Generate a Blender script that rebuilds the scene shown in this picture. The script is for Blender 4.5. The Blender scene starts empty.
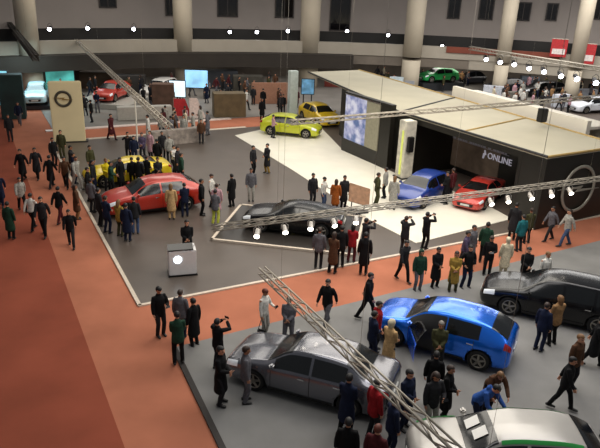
import bpy, bmesh, math, random
from mathutils import Vector, Matrix
R = math.radians
random.seed(7)
scene = bpy.context.scene
COL = scene.collection

# ------------------------------------------------------------------ camera
F, PITCH, H, ROLL = 620.0, R(21.5), 10.7, R(2.2)
FW = Vector((0, math.cos(PITCH), -math.sin(PITCH)))
RT0 = Vector((1, 0, 0)); UP0 = RT0.cross(FW)
RT = RT0 * math.cos(ROLL) + UP0 * math.sin(ROLL)
UP = -RT0 * math.sin(ROLL) + UP0 * math.cos(ROLL)
CAM = Vector((0, 0, H))
cd = bpy.data.cameras.new('camera'); cam = bpy.data.objects.new('camera', cd); COL.objects.link(cam)
cd.lens = F / 600 * 36; cd.sensor_width = 36; cd.clip_end = 400
m = Matrix((RT, UP, -FW)).transposed().to_4x4(); m.translation = CAM
cam.matrix_world = m
scene.camera = cam

def ray(x, y): return FW + RT * ((x - 300) / F) + UP * ((224 - y) / F)
def at(x, y, z=0.0):
    d = ray(x, y); t = (z - H) / d.z
    return CAM + d * t

# grid of the hall floor
U = Vector((math.cos(R(28)), math.sin(R(28)), 0)); V = Vector((-U.y, U.x, 0))
GRID = R(28)
S0 = Vector((-5.41, 18.92, 0))
def uv(u, v, z=0.0): return S0 + U * u + V * v + Vector((0, 0, z))

# ------------------------------------------------------------------ colour + materials
def lin(h):
    c = [int(h[i:i + 2], 16) / 255 for i in (0, 2, 4)]
    return tuple(x / 12.92 if x <= .04045 else ((x + .055) / 1.055) ** 2.4 for x in c)
def rgba(h): return (*lin(h), 1)
MATS = {}
def mat(name, hexc=None, rough=.6, metal=0., noise=0., scale=6., bump=0., coat=0., emit=0., objcol=False, attr=None, ecol=None, spec=.5, alpha=None):
    if name in MATS: return MATS[name]
    m = bpy.data.materials.new(name); m.use_nodes = True; MATS[name] = m
    nt = m.node_tree; N = nt.nodes; L = nt.links
    b = N['Principled BSDF']
    b.inputs['Roughness'].default_value = rough; b.inputs['Metallic'].default_value = metal
    b.inputs['Coat Weight'].default_value = coat; b.inputs['Coat Roughness'].default_value = .14
    b.inputs['Specular IOR Level'].default_value = spec
    if objcol:
        oi = N.new('ShaderNodeObjectInfo'); src = oi.outputs['Color']
    else:
        rgb = N.new('ShaderNodeRGB'); rgb.outputs[0].default_value = rgba(hexc); src = rgb.outputs[0]
    if attr:
        a = N.new('ShaderNodeAttribute'); a.attribute_name = attr
        mx = N.new('ShaderNodeMix'); mx.data_type = 'RGBA'; mx.blend_type = 'MULTIPLY'; mx.inputs[0].default_value = 1
        L.new(src, mx.inputs[6]); L.new(a.outputs['Color'], mx.inputs[7]); src = mx.outputs[2]
    tc = N.new('ShaderNodeTexCoord')
    if noise:
        nz = N.new('ShaderNodeTexNoise'); nz.inputs['Scale'].default_value = scale; nz.inputs['Detail'].default_value = 4
        L.new(tc.outputs['Object'], nz.inputs['Vector'])
        mr = N.new('ShaderNodeMapRange'); mr.inputs[1].default_value = .3; mr.inputs[2].default_value = .7
        mr.inputs[3].default_value = 1 - noise; mr.inputs[4].default_value = 1 + noise
        L.new(nz.outputs[0], mr.inputs[0])
        hs = N.new('ShaderNodeHueSaturation'); L.new(src, hs.inputs['Color']); L.new(mr.outputs[0], hs.inputs['Value']); src = hs.outputs[0]
        if bump:
            bp = N.new('ShaderNodeBump'); bp.inputs['Strength'].default_value = bump; bp.inputs['Distance'].default_value = .01
            L.new(nz.outputs[0], bp.inputs['Height']); L.new(bp.outputs[0], b.inputs['Normal'])
    L.new(src, b.inputs['Base Color'])
    if emit:
        if ecol: b.inputs['Emission Color'].default_value = rgba(ecol)
        else: L.new(src, b.inputs['Emission Color'])
        b.inputs['Emission Strength'].default_value = emit
    return m
CLOTH = mat('cloth', objcol=True, rough=.85, noise=.25, scale=14, spec=.2)
SKIN = mat('skin', objcol=True, rough=.55, attr='tint')
HAIR = mat('hair', objcol=True, rough=.6, noise=.3, scale=40)
SHOE = mat('shoe', '141313', rough=.5, noise=.2)
PAINT = mat('car_paint', objcol=True, rough=.35, metal=.15, coat=.8, noise=.04, scale=2)
PAINTM = mat('car_paint_metallic', objcol=True, rough=.2, metal=.65, coat=.9, noise=.04, scale=2)
PAINTD = mat('car_paint_black', objcol=True, rough=.25, spec=.2, coat=.5, noise=.04, scale=2)
GLASS = mat('car_glass', '0b0d0f', rough=.18, coat=.3, noise=.1)
TYRE = mat('tyre', '0c0c0d', rough=.85, noise=.2)
RIM = mat('alloy', '9a958c', rough=.3, metal=.9, noise=.1)
BLACK = mat('black_trim', '0b0b0c', rough=.5, noise=.1)
CHROME = mat('chrome', 'c8c8c8', rough=.15, metal=1., noise=.05)
HEADL = mat('headlamp', 'd8dce0', rough=.1, coat=1., noise=.1, emit=.15)
TAILL = mat('taillamp', '8a1010', rough=.15, coat=1., noise=.1, emit=.1)
PLATE = mat('number_plate', 'd0d0cc', rough=.5, noise=.05)
ALU = mat('truss_aluminium', 'a49c8e', rough=.5, metal=.3, noise=.15, scale=3)
RUBBER = mat('cable', '1a1a1a', rough=.7, noise=.1)
LAMP = mat('lamp_glow', 'fff4e0', emit=14., noise=.02)
LAMPF = mat('lamp_glow_far', 'f4f4ff', emit=20., noise=.02)
HOUSING = mat('lamp_housing', '1b1b1d', rough=.5, noise=.1)

# ------------------------------------------------------------------ object helpers
def link(name, me, parent=None, label=None, cat=None, group=None, kind=None, color=None, mats=None):
    o = bpy.data.objects.new(name, me); COL.objects.link(o)
    if parent is not None: o.parent = parent
    if label: o['label'] = label
    if cat: o['category'] = cat
    if group: o['group'] = group
    if kind: o['kind'] = kind
    if color: o.color = rgba(color)
    return o
def empty(name, loc, rot=0, label=None, cat=None, group=None, scale=None):
    o = link(name, None, None, label, cat, group); o.location = loc; o.rotation_euler = (0, 0, rot)
    o.empty_display_size = .2
    if scale: o.scale = (scale,) * 3
    return o
def mesh(bm, name, mats, smooth=False, weld=0):
    if weld: bmesh.ops.remove_doubles(bm, verts=bm.verts[:], dist=weld)
    bmesh.ops.recalc_face_normals(bm, faces=bm.faces[:])
    me = bpy.data.meshes.new(name); bm.to_mesh(me); bm.free()
    for x in (mats if isinstance(mats, (list, tuple)) else [mats]): me.materials.append(x)
    if smooth:
        for p in me.polygons: p.use_smooth = True
    return me
def part(name, bm, m, parent, smooth=False, color=None, label=None):
    return link(name, mesh(bm, name, m, smooth), parent, label=label, color=color)
def box(bm, c, s, rot=None, mi=0, bevel=0):
    M = Matrix.Translation(Vector(c))
    if rot is not None: M = M @ (rot if isinstance(rot, Matrix) else Matrix.Rotation(rot, 4, 'Z'))
    b2 = bmesh.new(); bmesh.ops.create_cube(b2, size=1, matrix=Matrix.Diagonal((*s, 1)))
    if bevel: bmesh.ops.bevel(b2, geom=b2.edges[:], offset=bevel, segments=2, affect='EDGES')
    for f in b2.faces: f.material_index = mi
    b2.transform(M); merge(bm, b2)
def merge(bm, b2):
    vm = {v: bm.verts.new(v.co) for v in b2.verts}
    for f in b2.faces:
        try:
            g = bm.faces.new([vm[v] for v in f.verts]); g.material_index = f.material_index; g.smooth = f.smooth
        except ValueError: pass
    b2.free()
def prism(bm, poly, z0, z1, mi=0):
    lo = [bm.verts.new((p[0], p[1], z0)) for p in poly]; hi = [bm.verts.new((p[0], p[1], z1)) for p in poly]
    n = len(poly)
    for vs in ([*reversed(lo)], hi): bm.faces.new(vs).material_index = mi
    for i in range(n): bm.faces.new((lo[i], lo[(i + 1) % n], hi[(i + 1) % n], hi[i])).material_index = mi
def tube(bm, pts, rad, n=10, ref=None, cap=True, mi=0):
    pts = [Vector(p) for p in pts]; k = len(pts)
    rad = [rad] * k if not isinstance(rad, list) else rad
    rad = [(r, r) if not isinstance(r, tuple) else r for r in rad]
    if cap:   # rounded ends
        t0 = (pts[0] - pts[1]).normalized(); t1 = (pts[-1] - pts[-2]).normalized()
        a, b = rad[0], rad[-1]
        pts = [pts[0] + t0 * min(a) * .55] + pts + [pts[-1] + t1 * min(b) * .55]
        rad = [(a[0] * .6, a[1] * .6)] + rad + [(b[0] * .6, b[1] * .6)]
    k = len(pts); rings = []
    side = None
    for i in range(k):
        t = (pts[min(i + 1, k - 1)] - pts[max(i - 1, 0)]).normalized()
        r = Vector(ref) if ref is not None else (side if side is not None else (Vector((0, 0, 1)) if abs(t.z) < .9 else Vector((0, -1, 0))).cross(t))
        if ref is None: s = (r - t * r.dot(t)).normalized()
        else: s = t.cross(r).normalized()
        side = s; q = s.cross(t).normalized()
        rings.append([bm.verts.new(pts[i] + s * (math.cos(2 * math.pi * j / n) * rad[i][0]) + q * (math.sin(2 * math.pi * j / n) * rad[i][1])) for j in range(n)])
    for i in range(k - 1):
        for j in range(n):
            f = bm.faces.new((rings[i][j], rings[i][(j + 1) % n], rings[i + 1][(j + 1) % n], rings[i + 1][j])); f.material_index = mi
    bm.faces.new(rings[0]).material_index = mi; bm.faces.new([*reversed(rings[-1])]).material_index = mi
def ball(bm, c, r, M=None, n=12, mi=0):
    r = (r, r, r) if not isinstance(r, tuple) else r
    T = Matrix.Translation(Vector(c)) @ (M.to_4x4() if M is not None else Matrix()) @ Matrix.Diagonal((*r, 1))
    b2 = bmesh.new(); bmesh.ops.create_uvsphere(b2, u_segments=n, v_segments=max(6, n * 2 // 3), radius=1, matrix=T)
    for f in b2.faces: f.material_index = mi
    merge(bm, b2)
def torus(bm, M, R_, r, n=36, k=8, flat=1.0, mi=0):
    rings = []
    for i in range(n):
        a = 2 * math.pi * i / n
        rings.append([bm.verts.new(M @ Vector(((R_ + r * math.cos(2 * math.pi * j / k)) * math.cos(a), (R_ + r * math.cos(2 * math.pi * j / k)) * math.sin(a), r * flat * math.sin(2 * math.pi * j / k)))) for j in range(k)])
    for i in range(n):
        for j in range(k):
            f = bm.faces.new((rings[i][j], rings[(i + 1) % n][j], rings[(i + 1) % n][(j + 1) % k], rings[i][(j + 1) % k])); f.material_index = mi; f.smooth = True
def solid(pts, th, M, bm, mi=0):     # flat outline in local xy, thickness th, placed by M
    lo = [bm.verts.new(M @ Vector((x, y, 0))) for x, y in pts]; hi = [bm.verts.new(M @ Vector((x, y, th))) for x, y in pts]
    n = len(pts); bm.faces.new([*reversed(lo)]).material_index = mi; bm.faces.new(hi).material_index = mi
    for i in range(n): bm.faces.new((lo[i], lo[(i + 1) % n], hi[(i + 1) % n], hi[i])).material_index = mi
def on_face(o, xdir, zup=Vector((0, 0, 1))):   # local x along the wall, local y up, local z out of the wall
    x = Vector(xdir).normalized(); y = zup; z = x.cross(y)
    M = Matrix((x, y, z)).transposed().to_4x4(); M.translation = Vector(o); return M

# ------------------------------------------------------------------ setting: floors
def floorpoly(name, poly, z0, z1, m):
    bm = bmesh.new(); prism(bm, poly, z0, z1); o = link(name, mesh(bm, name, m), kind='structure'); return o
RED = mat('red_carpet', 'ab6c54', rough=.95, noise=.14, scale=.55, spec=.1)
GREYC = mat('grey_carpet', '7a7977', rough=.8, noise=.12, scale=.8, spec=.25)
STAGE = mat('stage_floor', '584f48', rough=.38, noise=.10, scale=.7, spec=.5)
WHITEF = mat('white_floor', 'e2ddce', rough=.4, noise=.05, scale=.8)
HALLF = mat('hall_floor', '77726c', rough=.6, noise=.15, scale=.5)
floorpoly('floor', [(-75, -2), (75, -2), (75, 110), (-75, 110)], -.2, 0, RED)
# show stand plate, grey lower stand, far stand plates
def P2(v): return (v.x, v.y)
st = [uv(0, 0), uv(60, 0), uv(60, 24.2), uv(0, 24.2)]
floorpoly('floor_stand', [P2(p) for p in st], .001, .03, STAGE)
g0 = Vector((-3.72, 16.3, 0)); gu = Vector((math.cos(R(30)), math.sin(R(30)), 0)); gv = Vector((math.cos(R(-64.5)), math.sin(R(-64.5)), 0))
floorpoly('floor_lower_stand', [P2(g0), P2(g0 + gv * 22), P2(g0 + gv * 22 + gu * 50), P2(g0 + gu * 50)], .001, .05, GREYC)
floorpoly('floor_far_stands', [P2(uv(0.5, 27.6)), P2(uv(60, 27.6)), P2(uv(60, 75)), P2(uv(0.5, 75))], .001, .03, HALLF)
floorpoly('floor_back_stands', [P2(uv(17, 24.21)), P2(uv(60, 24.21)), P2(uv(60, 27.59)), P2(uv(17, 27.59))], .001, .03, HALLF)
floorpoly('floor_side_stands', [P2(uv(-11, -6)), P2(uv(-11, 70)), P2(uv(-60, 70)), P2(uv(-60, -6))], .001, .03, HALLF)
wf = [P2(at(416, 244)), P2(at(512, 219.5)), P2(at(470, 197)), P2(at(400, 176)), P2(at(341, 149)), P2(at(318, 125)), P2(at(262, 130)), P2(at(235, 136)), P2(at(293, 171)), P2(at(368, 220))]
floorpoly('floor_white_stage', wf, .031, .05, WHITEF)
# pale edging
TRIMM = mat('edge_trim', 'cdbfae', rough=.5, noise=.1)
def strip(name, a, b, w, z0, z1, m):
    a = Vector((a[0], a[1], 0)); b = Vector((b[0], b[1], 0)); d = (b - a).normalized(); n = Vector((-d.y, d.x, 0)) * w / 2
    return floorpoly(name, [P2(a - n), P2(b - n), P2(b + n), P2(a + n)], z0, z1, m)
strip('trim_1', uv(-.06, -.1), uv(-.06, 24.2), .13, .0, .055, TRIMM)
strip('trim_2', uv(-.1, -.06), uv(40, -.06), .13, .0, .055, TRIMM)
EDGE_SHADE = mat('dark_edge', '231d1b', rough=.7, noise=.1)
strip('trim_3', g0, g0 + gv * 22, .16, .0, .06, EDGE_SHADE)  # dark strip paints the shadow line along the lower stand's edge
strip('trim_4', uv(0, 24.3), uv(14, 24.3), .35, .0, .05, TRIMM)
strip('trim_5', uv(0, 27.55), uv(14, 27.55), .5, .0, .06, mat('pale_floor_edge', 'd9c8c0', rough=.5, noise=.1))
sa, sb = at(61, 272), at(119, 432); sd = (sa - sb).normalized(); q1, q2 = sb - sd * 14, sa + sd * 60
floorpoly('floor_aisle_carpet', [P2(q1), P2(q2), P2(q2 + Vector((-30, 0, 0))), P2(q1 + Vector((-60, 0, 0)))], .001, .006, mat('dark_red_carpet', '8c4a38', rough=.95, noise=.14, scale=.55, spec=.1))

# ------------------------------------------------------------------ setting: round gallery, pillars, wall
def circle3(a, b, c):
    ax, ay = a; bx, by = b; cx, cy = c
    d = 2 * (ax * (by - cy) + bx * (cy - ay) + cx * (ay - by))
    ux = ((ax * ax + ay * ay) * (by - cy) + (bx * bx + by * by) * (cy - ay) + (cx * cx + cy * cy) * (ay - by)) / d
    uy = ((ax * ax + ay * ay) * (cx - bx) + (bx * bx + by * by) * (ax - cx) + (cx * cx + cy * cy) * (bx - ax)) / d
    return Vector((ux, uy, 0)), math.hypot(ax - ux, ay - uy)
GC, GR = circle3((-24.66, 56.72), (3.0, 67.2), (28.57, 62.5))
def arc_pt(a, r, z=0): return GC + Vector((math.sin(a) * r, math.cos(a) * r, z))
def hit(x, y, r):
    d = ray(x, y); o = CAM - GC
    a = d.x ** 2 + d.y ** 2; b = 2 * (o.x * d.x + o.y * d.y); c = o.x ** 2 + o.y ** 2 - r * r
    t = (-b + math.sqrt(b * b - 4 * a * c)) / (2 * a)
    p = CAM + d * t; q = p - GC
    return p, math.atan2(q.x, q.y)
def arcwall(name, r0, r1, z0, z1, m, a0=-72, a1=72, n=72):
    bm = bmesh.new(); prev = None; rows = []
    for i in range(n + 1):
        a = R(a0 + (a1 - a0) * i / n)
        rows.append([bm.verts.new(arc_pt(a, r, z)) for r, z in ((r0, z0), (r1, z0), (r1, z1), (r0, z1))])
    for i in range(n):
        for j in range(4): bm.faces.new((rows[i][j], rows[i][(j + 1) % 4], rows[i + 1][(j + 1) % 4], rows[i + 1][j]))
    bm.faces.new(rows[0]); bm.faces.new(rows[-1])
    return link(name, mesh(bm, name, m), kind='structure')
WALLM = mat('plaster_wall', 'b4a9a2', rough=.9, noise=.06, scale=.3)
BEIGE = mat('parapet', '989083', rough=.85, noise=.08, scale=.5)
FASC = mat('dark_fascia', '272019', rough=.8, noise=.2, scale=.7)
FRZ = mat('black_band', '191715', rough=.8, noise=.2, scale=.6)
arcwall('trim_gallery_parapet', GR, GR + .6, 3.55, 4.75, BEIGE)
AF = math.degrees(hit(352, 58, GR)[1]); AG = math.degrees(hit(470, 58, GR)[1])
arcwall('trim_gallery_fascia', GR - 1.5, GR - .9, 2.25, 3.5, FASC, a1=AF)
arcwall('trim_gallery_canopy', GR - 1.5, GR + .4, 3.51, 3.6, FASC, a1=AF)
arcwall('trim_gallery_soffit', GR + .1, GR + .5, 2.6, 3.54, mat('fascia_mid', '6a6157', rough=.8, noise=.15, scale=.7), a0=AF, a1=AG)
arcwall('trim_gallery_lintel', GR + .1, GR + .5, 2.6, 3.54, BEIGE, a0=AG)
arcwall('floor_gallery', GR + .6, GR + 8.4, 3.3, 3.6, HALLF)
arcwall('trim_gallery_band', GR + 1.6, GR + 1.8, 3.61, 5.7, FRZ)
arcwall('wall_back', GR + 8.4, GR + 8.8, 0, 13.5, WALLM)
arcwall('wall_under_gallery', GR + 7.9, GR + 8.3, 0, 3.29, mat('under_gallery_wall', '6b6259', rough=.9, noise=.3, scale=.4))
PILL = []
PILM = mat('pillar_plaster', 'b9ae9b', rough=.85, noise=.06, scale=.6)
for i, (px, w) in enumerate(((29, 20), (183.5, 18.5), (309.5, 19), (413, 18.5), (505, 14), (580, 14), (-120, 18), (700, 15))):
    p, a = hit(px, 46, GR - .15 + (.7 if i in (1, 2) else 0))
    wm = w * (p - CAM).dot(FW) / F
    bm = bmesh.new()
    for (s0, s1, z0, z1) in ((1.0, 1.0, 0, 3.29), (1.0, 1.06, 3.61, 13)):
        n = 14
        lo = [bm.verts.new(p.xy.to_3d() + Vector((math.cos(2 * math.pi * k / n) * wm / 2 * s0, math.sin(2 * math.pi * k / n) * wm / 2 * s0, z0))) for k in range(n)]
        hi = [bm.verts.new(p.xy.to_3d() + Vector((math.cos(2 * math.pi * k / n) * wm / 2 * s1, math.sin(2 * math.pi * k / n) * wm / 2 * s1, z1))) for k in range(n)]
        bm.faces.new([*reversed(lo)]); bm.faces.new(hi)
        for k in range(n): bm.faces.new((lo[k], lo[(k + 1) % n], hi[(k + 1) % n], hi[k])).smooth = True
    PILL.append((Vector((p.x, p.y, 0)), wm / 2)); link('pillar', mesh(bm, 'pillar', PILM), kind='structure')
# windows in the upper wall, and a dark recess built as one
WFR = mat('window_frame', '4a4340', rough=.6, noise=.1); WGL = mat('window_glass', '120f12', rough=.1, noise=.3, scale=2, coat=.5)
def window(i, x0, y0, x1, y1, gm=WGL):
    p0, a0 = hit(x0, (y0 + y1) / 2, GR + 8.35); p1, a1 = hit(x1, (y0 + y1) / 2, GR + 8.35)
    zt = hit((x0 + x1) / 2, y0, GR + 8.35)[0].z; zb = hit((x0 + x1) / 2, y1, GR + 8.35)[0].z
    c = (p0 + p1) / 2; w = (p1 - p0).xy.length; d = (p1 - p0).xy.to_3d().normalized(); h = zt - zb
    M = on_face(Vector((c.x, c.y, zb)), d)
    e = empty('window_%d' % i, (0, 0, 0)); e['kind'] = 'structure'
    bm = bmesh.new()
    for (cx, cy, sx, sy) in ((-w / 2 + .06, h / 2, .12, h), (w / 2 - .06, h / 2, .12, h), (0, .06, w, .12), (0, h - .06, w, .12), (0, h / 2, .08, h)):
        b2 = bmesh.new(); bmesh.ops.create_cube(b2, size=1, matrix=M @ Matrix.Translation((cx, cy, .05)) @ Matrix.Diagonal((sx, sy, .12, 1))); merge(bm, b2)
    part('window_frame', bm, WFR, e)
    bm = bmesh.new(); b2 = bmesh.new(); bmesh.ops.create_cube(b2, size=1, matrix=M @ Matrix.Translation((0, h / 2, .03)) @ Matrix.Diagonal((w - .1, h - .1, .06, 1))); merge(bm, b2)
    part('window_pane', bm, gm, e)
for i, (x0, y0, x1, y1) in enumerate(((165, -8, 174, 16), (217, -10, 238, 17), (275, -10, 294, 18), (448, -6, 461, 19), (479, -2, 494, 20), (516, 2, 531, 21), (546, 3, 558, 21), (98, -20, 116, 8), (330, -12, 351, 31), (595, -6, 607, 20)), 1):
    window(i, x0, y0, x1, y1)
strip_red = arcwall('trim_red_band', GR - .12, GR - .02, 4.2, 4.8, mat('rust_band', '6e3423', rough=.8, noise=.2, scale=.5), a0=math.degrees(hit(447, 44, GR)[1]), a1=math.degrees(hit(562, 44, GR)[1]), n=20)

# ------------------------------------------------------------------ trusses
def truss(a, b, sec, label, step=.4, hang=True, ALU=ALU):
    a, b = Vector(a), Vector(b); d = (b - a); L_ = d.length; x = d.normalized(); y = Vector((0, 0, 1)).cross(x).normalized(); z = x.cross(y)
    e = empty('lighting_truss', (0, 0, 0), label=label, cat='truss')
    h = sec / 2; r = max(.02, sec * .13)
    for sy in (-h, h):
        for sz in (-h, h):
            bm = bmesh.new(); tube(bm, [a + y * sy + z * sz, b + y * sy + z * sz], r, n=8, cap=False); part('chord', bm, ALU, e, True)
    bm = bmesh.new(); n = int(L_ / step)
    for i in range(n):
        p = a + x * (i * L_ / n); q = a + x * ((i + 1) * L_ / n); s = 1 if i % 2 else -1
        for (c0, c1) in (((-h, s * h), (-h, -s * h)), ((h, s * h), (h, -s * h)), ((s * h, h), (-s * h, h)), ((s * h, -h), (-s * h, -h))):
            tube(bm, [p + y * c0[0] + z * c0[1], q + y * c1[0] + z * c1[1]], r * .55, n=5, cap=False)
    part('lattice', bm, ALU, e, True)
    if hang:
        for t in (.12, .5, .88):
            bm = bmesh.new(); p = a + d * t; tube(bm, [p + z * h, Vector((p.x, p.y, 13.5))],   .003, n=5, cap=False); part('hoist_cable', bm, ALU, e, True)
    return e
ZT = 4.0
t1a, t1b = at(262, 270.5, ZT), at(462, 459, ZT); t2a, t2b = at(212, 228, ZT), at(625, 175.5, ZT)
t1b = t1b + (t1b - t1a).normalized() * 1.5
truss(t1a, t1b, .165, 'aluminium lattice truss sloping close over the grey sedan and the lower stand')
truss(t2a, t2b, .15, 'aluminium truss with hanging spotlights crossing above the black car platform')
t3a, t3b = at(290, 122.5, 5.0), at(640, 93.5, 5.0)
truss(t3a, t3b, .18, 'thin aluminium truss crossing over the cream pavilion roof')
t4a, t4b = at(70, 35, 4.6), at(170, 128, 4.6)
truss(t4a, t4b, .22, 'grey truss running past the beige logo totem toward the dark parapet')
t5a, t5b = at(0, 12, 5.6), at(36, 58, 5.6)
truss(t5a, t5b, .35, 'dark truss beside the wide pillar at the red aisle far end', ALU=mat('truss_dark', '3b3631', rough=.6, noise=.1))
def spot(p, aim, label, group=None, size=.12, glow=LAMP, name='spotlight', hm=None):
    e = empty(name, p, label=label, cat='spotlight', group=group)
    d = (Vector(aim) - Vector(p)).normalized()
    Mq = Vector((0, 0, -1)).rotation_difference(d).to_matrix().to_4x4()
    bm = bmesh.new()
    tube(bm, [Mq @ Vector((0, 0, size * 1.4)), Mq @ Vector((0, 0, -size * 1.2)), Mq @ Vector((0, 0, -size * 1.7))], [size * .75, size, size * 1.12], n=12, cap=False)
    part('housing', bm, hm or HOUSING, e, True)
    bm = bmesh.new(); tube(bm, [Mq @ Vector((0, 0, -size * 1.7)), Mq @ Vector((0, 0, -size * 1.95))], [size * 1.0, size * .9], n=12, cap=False); part('lens', bm, glow, e, True)
    bm = bmesh.new(); tube(bm, [(-size * 1.2, 0, -.02), (-size * 1.2, 0, size * 1.5), (0, 0, size * 2.6), (size * 1.2, 0, size * 1.5), (size * 1.2, 0, -.02)], size * .12, n=6, cap=False); part('yoke', bm, hm or HOUSING, e, True)
    return e
d2 = (t2b - t2a)
for k, px in enumerate((257, 285, 311, 334, 357, 492, 510, 532, 553, 571)):
    best = min((abs(0 + (lambda q: 300 + F * (q - CAM).dot(RT) / (q - CAM).dot(FW))(t2a + d2 * (i / 400)) - px), i) for i in range(401))[1] / 400
    p = t2a + d2 * best + Vector((0, 0, -.33))
    where = ['over the black car bonnet end', 'over the black car roof', 'over the black car tail', 'above the brown coat visitor', 'above the red jacket visitor',
             'before the pavilion wall, first past the white floor', 'before the pavilion wall, second past the white floor', 'by the corner of the black pavilion', 'just before the large ring emblem', 'in front of the large ring emblem'][k]
    spot(p, p + Vector((.4 if k % 2 else -.1, -1.6, -1.0)), 'bright spotlight under the truss ' + where, 'spotlights under the long truss', .085, hm=mat('lamp_housing_pale', 'cfc9c0', rough=.4, noise=.08))
# gallery spotlights
for k, (x, y) in enumerate(((50, 28), (88, 27), (134, 28), (230, 31), (257, 31), (288, 30), (347, 30), (388, 34), (442, 45))):
    p, a = hit(x, y, GR + 1.25)
    w = ['by the wide pillar beside the red aisle', 'second from the wide pillar beside the aisle', 'third from the wide pillar beside the aisle', 'just past the second pillar', 'midway between second and third pillars', 'just before the third pillar', 'just past the third pillar', 'just before the fourth pillar', 'just past the fourth pillar'][k]
    spot(p, p + Vector((-p.x * .02, -3, -1.0)), 'glaring spotlight on the black gallery band ' + w, 'gallery spotlights', .17, LAMPF)
q0, q1 = at(470, 48, 5.0), at(612, 71, 5.0)
truss(q0, q1, .3, 'slim lamp truss above the distant crowd behind the pavilion')
for k, (x, y) in enumerate(((487, 50), (501, 52.5), (515, 54.5), (530, 58), (545, 61), (562, 65), (578, 67.5), (597, 71))):
    p = at(x, y, 5.0) + Vector((0, 0, -.74))
    spot(p, p + Vector((-.2, -2.4, -1)), 'glaring spotlight on the slim lamp truss, %s from the slim pillar' % ['first', 'second', 'third', 'fourth', 'fifth', 'sixth', 'seventh', 'eighth'][k], 'lamp truss spotlights', .2, LAMPF)

# ------------------------------------------------------------------ pavilion
CREAM = mat('pavilion_roof_fabric', 'aaa490', rough=.7, noise=.06, scale=.5)
PBLK = mat('pavilion_black', '16140f', rough=.45, noise=.25, scale=.6)
GOLD = mat('roof_seam', 'a58a52', rough=.6, noise=.1)
ZR = 3.6
def zs(p, z): v = CAM + (Vector(p) - CAM); return v
A0_ = at(308, 72, ZR)
A_, B_, C_, = at(342, 86.5, ZR), at(400, 112, ZR), at(548, 157, ZR)
D_ = C_ + (at(600, 149.5, ZR) - C_).normalized() * 5.4
E_ = at(359, 70, ZR)
pav = empty('exhibition_pavilion', B_.xy.to_3d(), label='long black walled pavilion with cream fabric roof beside the white stage', cat='pavilion')
def P(v): return Vector((v.x - pav.location.x, v.y - pav.location.y, 0))
def wallseg(name, a, b, z0, z1, m, inset=.2):
    a, b = P(a), P(b); d = (b - a).normalized(); n = Vector((-d.y, d.x, 0)) * inset
    bm = bmesh.new(); prism(bm, [P2(a), P2(b), P2(b + n), P2(a + n)], z0, z1); return part(name, bm, m, pav)
wallseg('front_wall', A_, B_, .03, ZR - .12, PBLK)
BAY = 3.4; T0, T1 = .10, .85
Q0, Q1 = B_.lerp(C_, T0), B_.lerp(C_, T1); IN = U * BAY
wallseg('front_wall', B_, Q0, .03, ZR - .12, PBLK)
wallseg('front_wall', Q1, C_, .03, ZR - .12, PBLK)
wallseg('bay_back_wall', Q0 + IN, Q1 + IN, .03, ZR - .12, PBLK)
wallseg('bay_side_wall', Q0, Q0 + IN, .03, ZR - .12, PBLK)
wallseg('bay_side_wall', Q1 + IN, Q1, .03, ZR - .12, PBLK)
wallseg('bay_fascia', Q0, Q1, ZR - .42, ZR - .12, PBLK)
wallseg('side_wall', C_, D_, .03, ZR - .12, PBLK)
wallseg('back_wall', D_, E_, .03, ZR - .12, PBLK)
wallseg('side_wall', E_, A_, .03, ZR - .12, PBLK)
bm = bmesh.new()
ctrs = [A_, B_, C_, D_, E_]
def roof_panel(pts, z0=ZR - .1, z1=ZR):
    bm = bmesh.new(); prism(bm, [P2(P(p)) for p in pts], z0, z1); part('roof_panel', bm, CREAM, pav)
def back(t): return E_.lerp(D_, t)
tB = .62; tM = .80
BM = B_.lerp(C_, .5)
roof_panel([A0_, B_, back(.5), E_])
roof_panel([B_, BM, back(.75), back(.5)])
roof_panel([BM, C_, D_, back(.75)])
for a, b in ((A0_, B_), (B_, C_), (C_, D_), (D_, E_), (B_, back(.5)), (BM, back(.75))):
    bm = bmesh.new(); tube(bm, [P(a) + Vector((0, 0, ZR + .01)), P(b) + Vector((0, 0, ZR + .01))], .06, n=6, cap=False)
    part('roof_seam', bm, GOLD if a is not A0_ and a is not B_ or b is D_ else BLACK, pav)
# text and lit panel on the wall between B and C
dBC = (C_ - B_).xy.to_3d().normalized(); LBC = (C_ - B_).xy.length
nBC = Vector((dBC.y, -dBC.x, 0))
def text(body, o, xdir, size, m, name, parent, th=.02):
    cu = bpy.data.curves.new(name, 'FONT'); cu.body = body; cu.size = size; cu.extrude = th; cu.align_x = 'LEFT'
    to = bpy.data.objects.new('tmp', cu); COL.objects.link(to); bpy.context.view_layer.update()
    me = bpy.data.meshes.new_from_object(to.evaluated_get(bpy.context.evaluated_depsgraph_get())); me.materials.clear(); me.materials.append(m)
    bpy.data.objects.remove(to)
    me.transform(on_face(o, xdir))
    bm = bmesh.new(); bm.from_mesh(me); bpy.data.meshes.remove(me); bm.verts.ensure_lookup_table(); seen = set()
    for v in bm.verts:           # one part per letter
        if v.index in seen: continue
        st_, isl = [v], set()
        while st_:
            q = st_.pop()
            if q.index in isl: continue
            isl.add(q.index); st_ += [e_.other_vert(q) for e_ in q.link_edges]
        seen |= isl
        b2 = bmesh.new(); vm = {i_: b2.verts.new(bm.verts[i_].co) for i_ in isl}
        for f in bm.faces:
            if f.verts[0].index in isl: b2.faces.new([vm[q.index] for q in f.verts])
        part(name, b2, m, parent)
    bm.free()
LETT = mat('white_lettering', 'c9c6d2', rough=.5, emit=.35, noise=.05)
LETG = mat('grey_lettering', '77747a', rough=.5, emit=.2, noise=.1)
oB = P(B_) + nBC * .03
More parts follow.
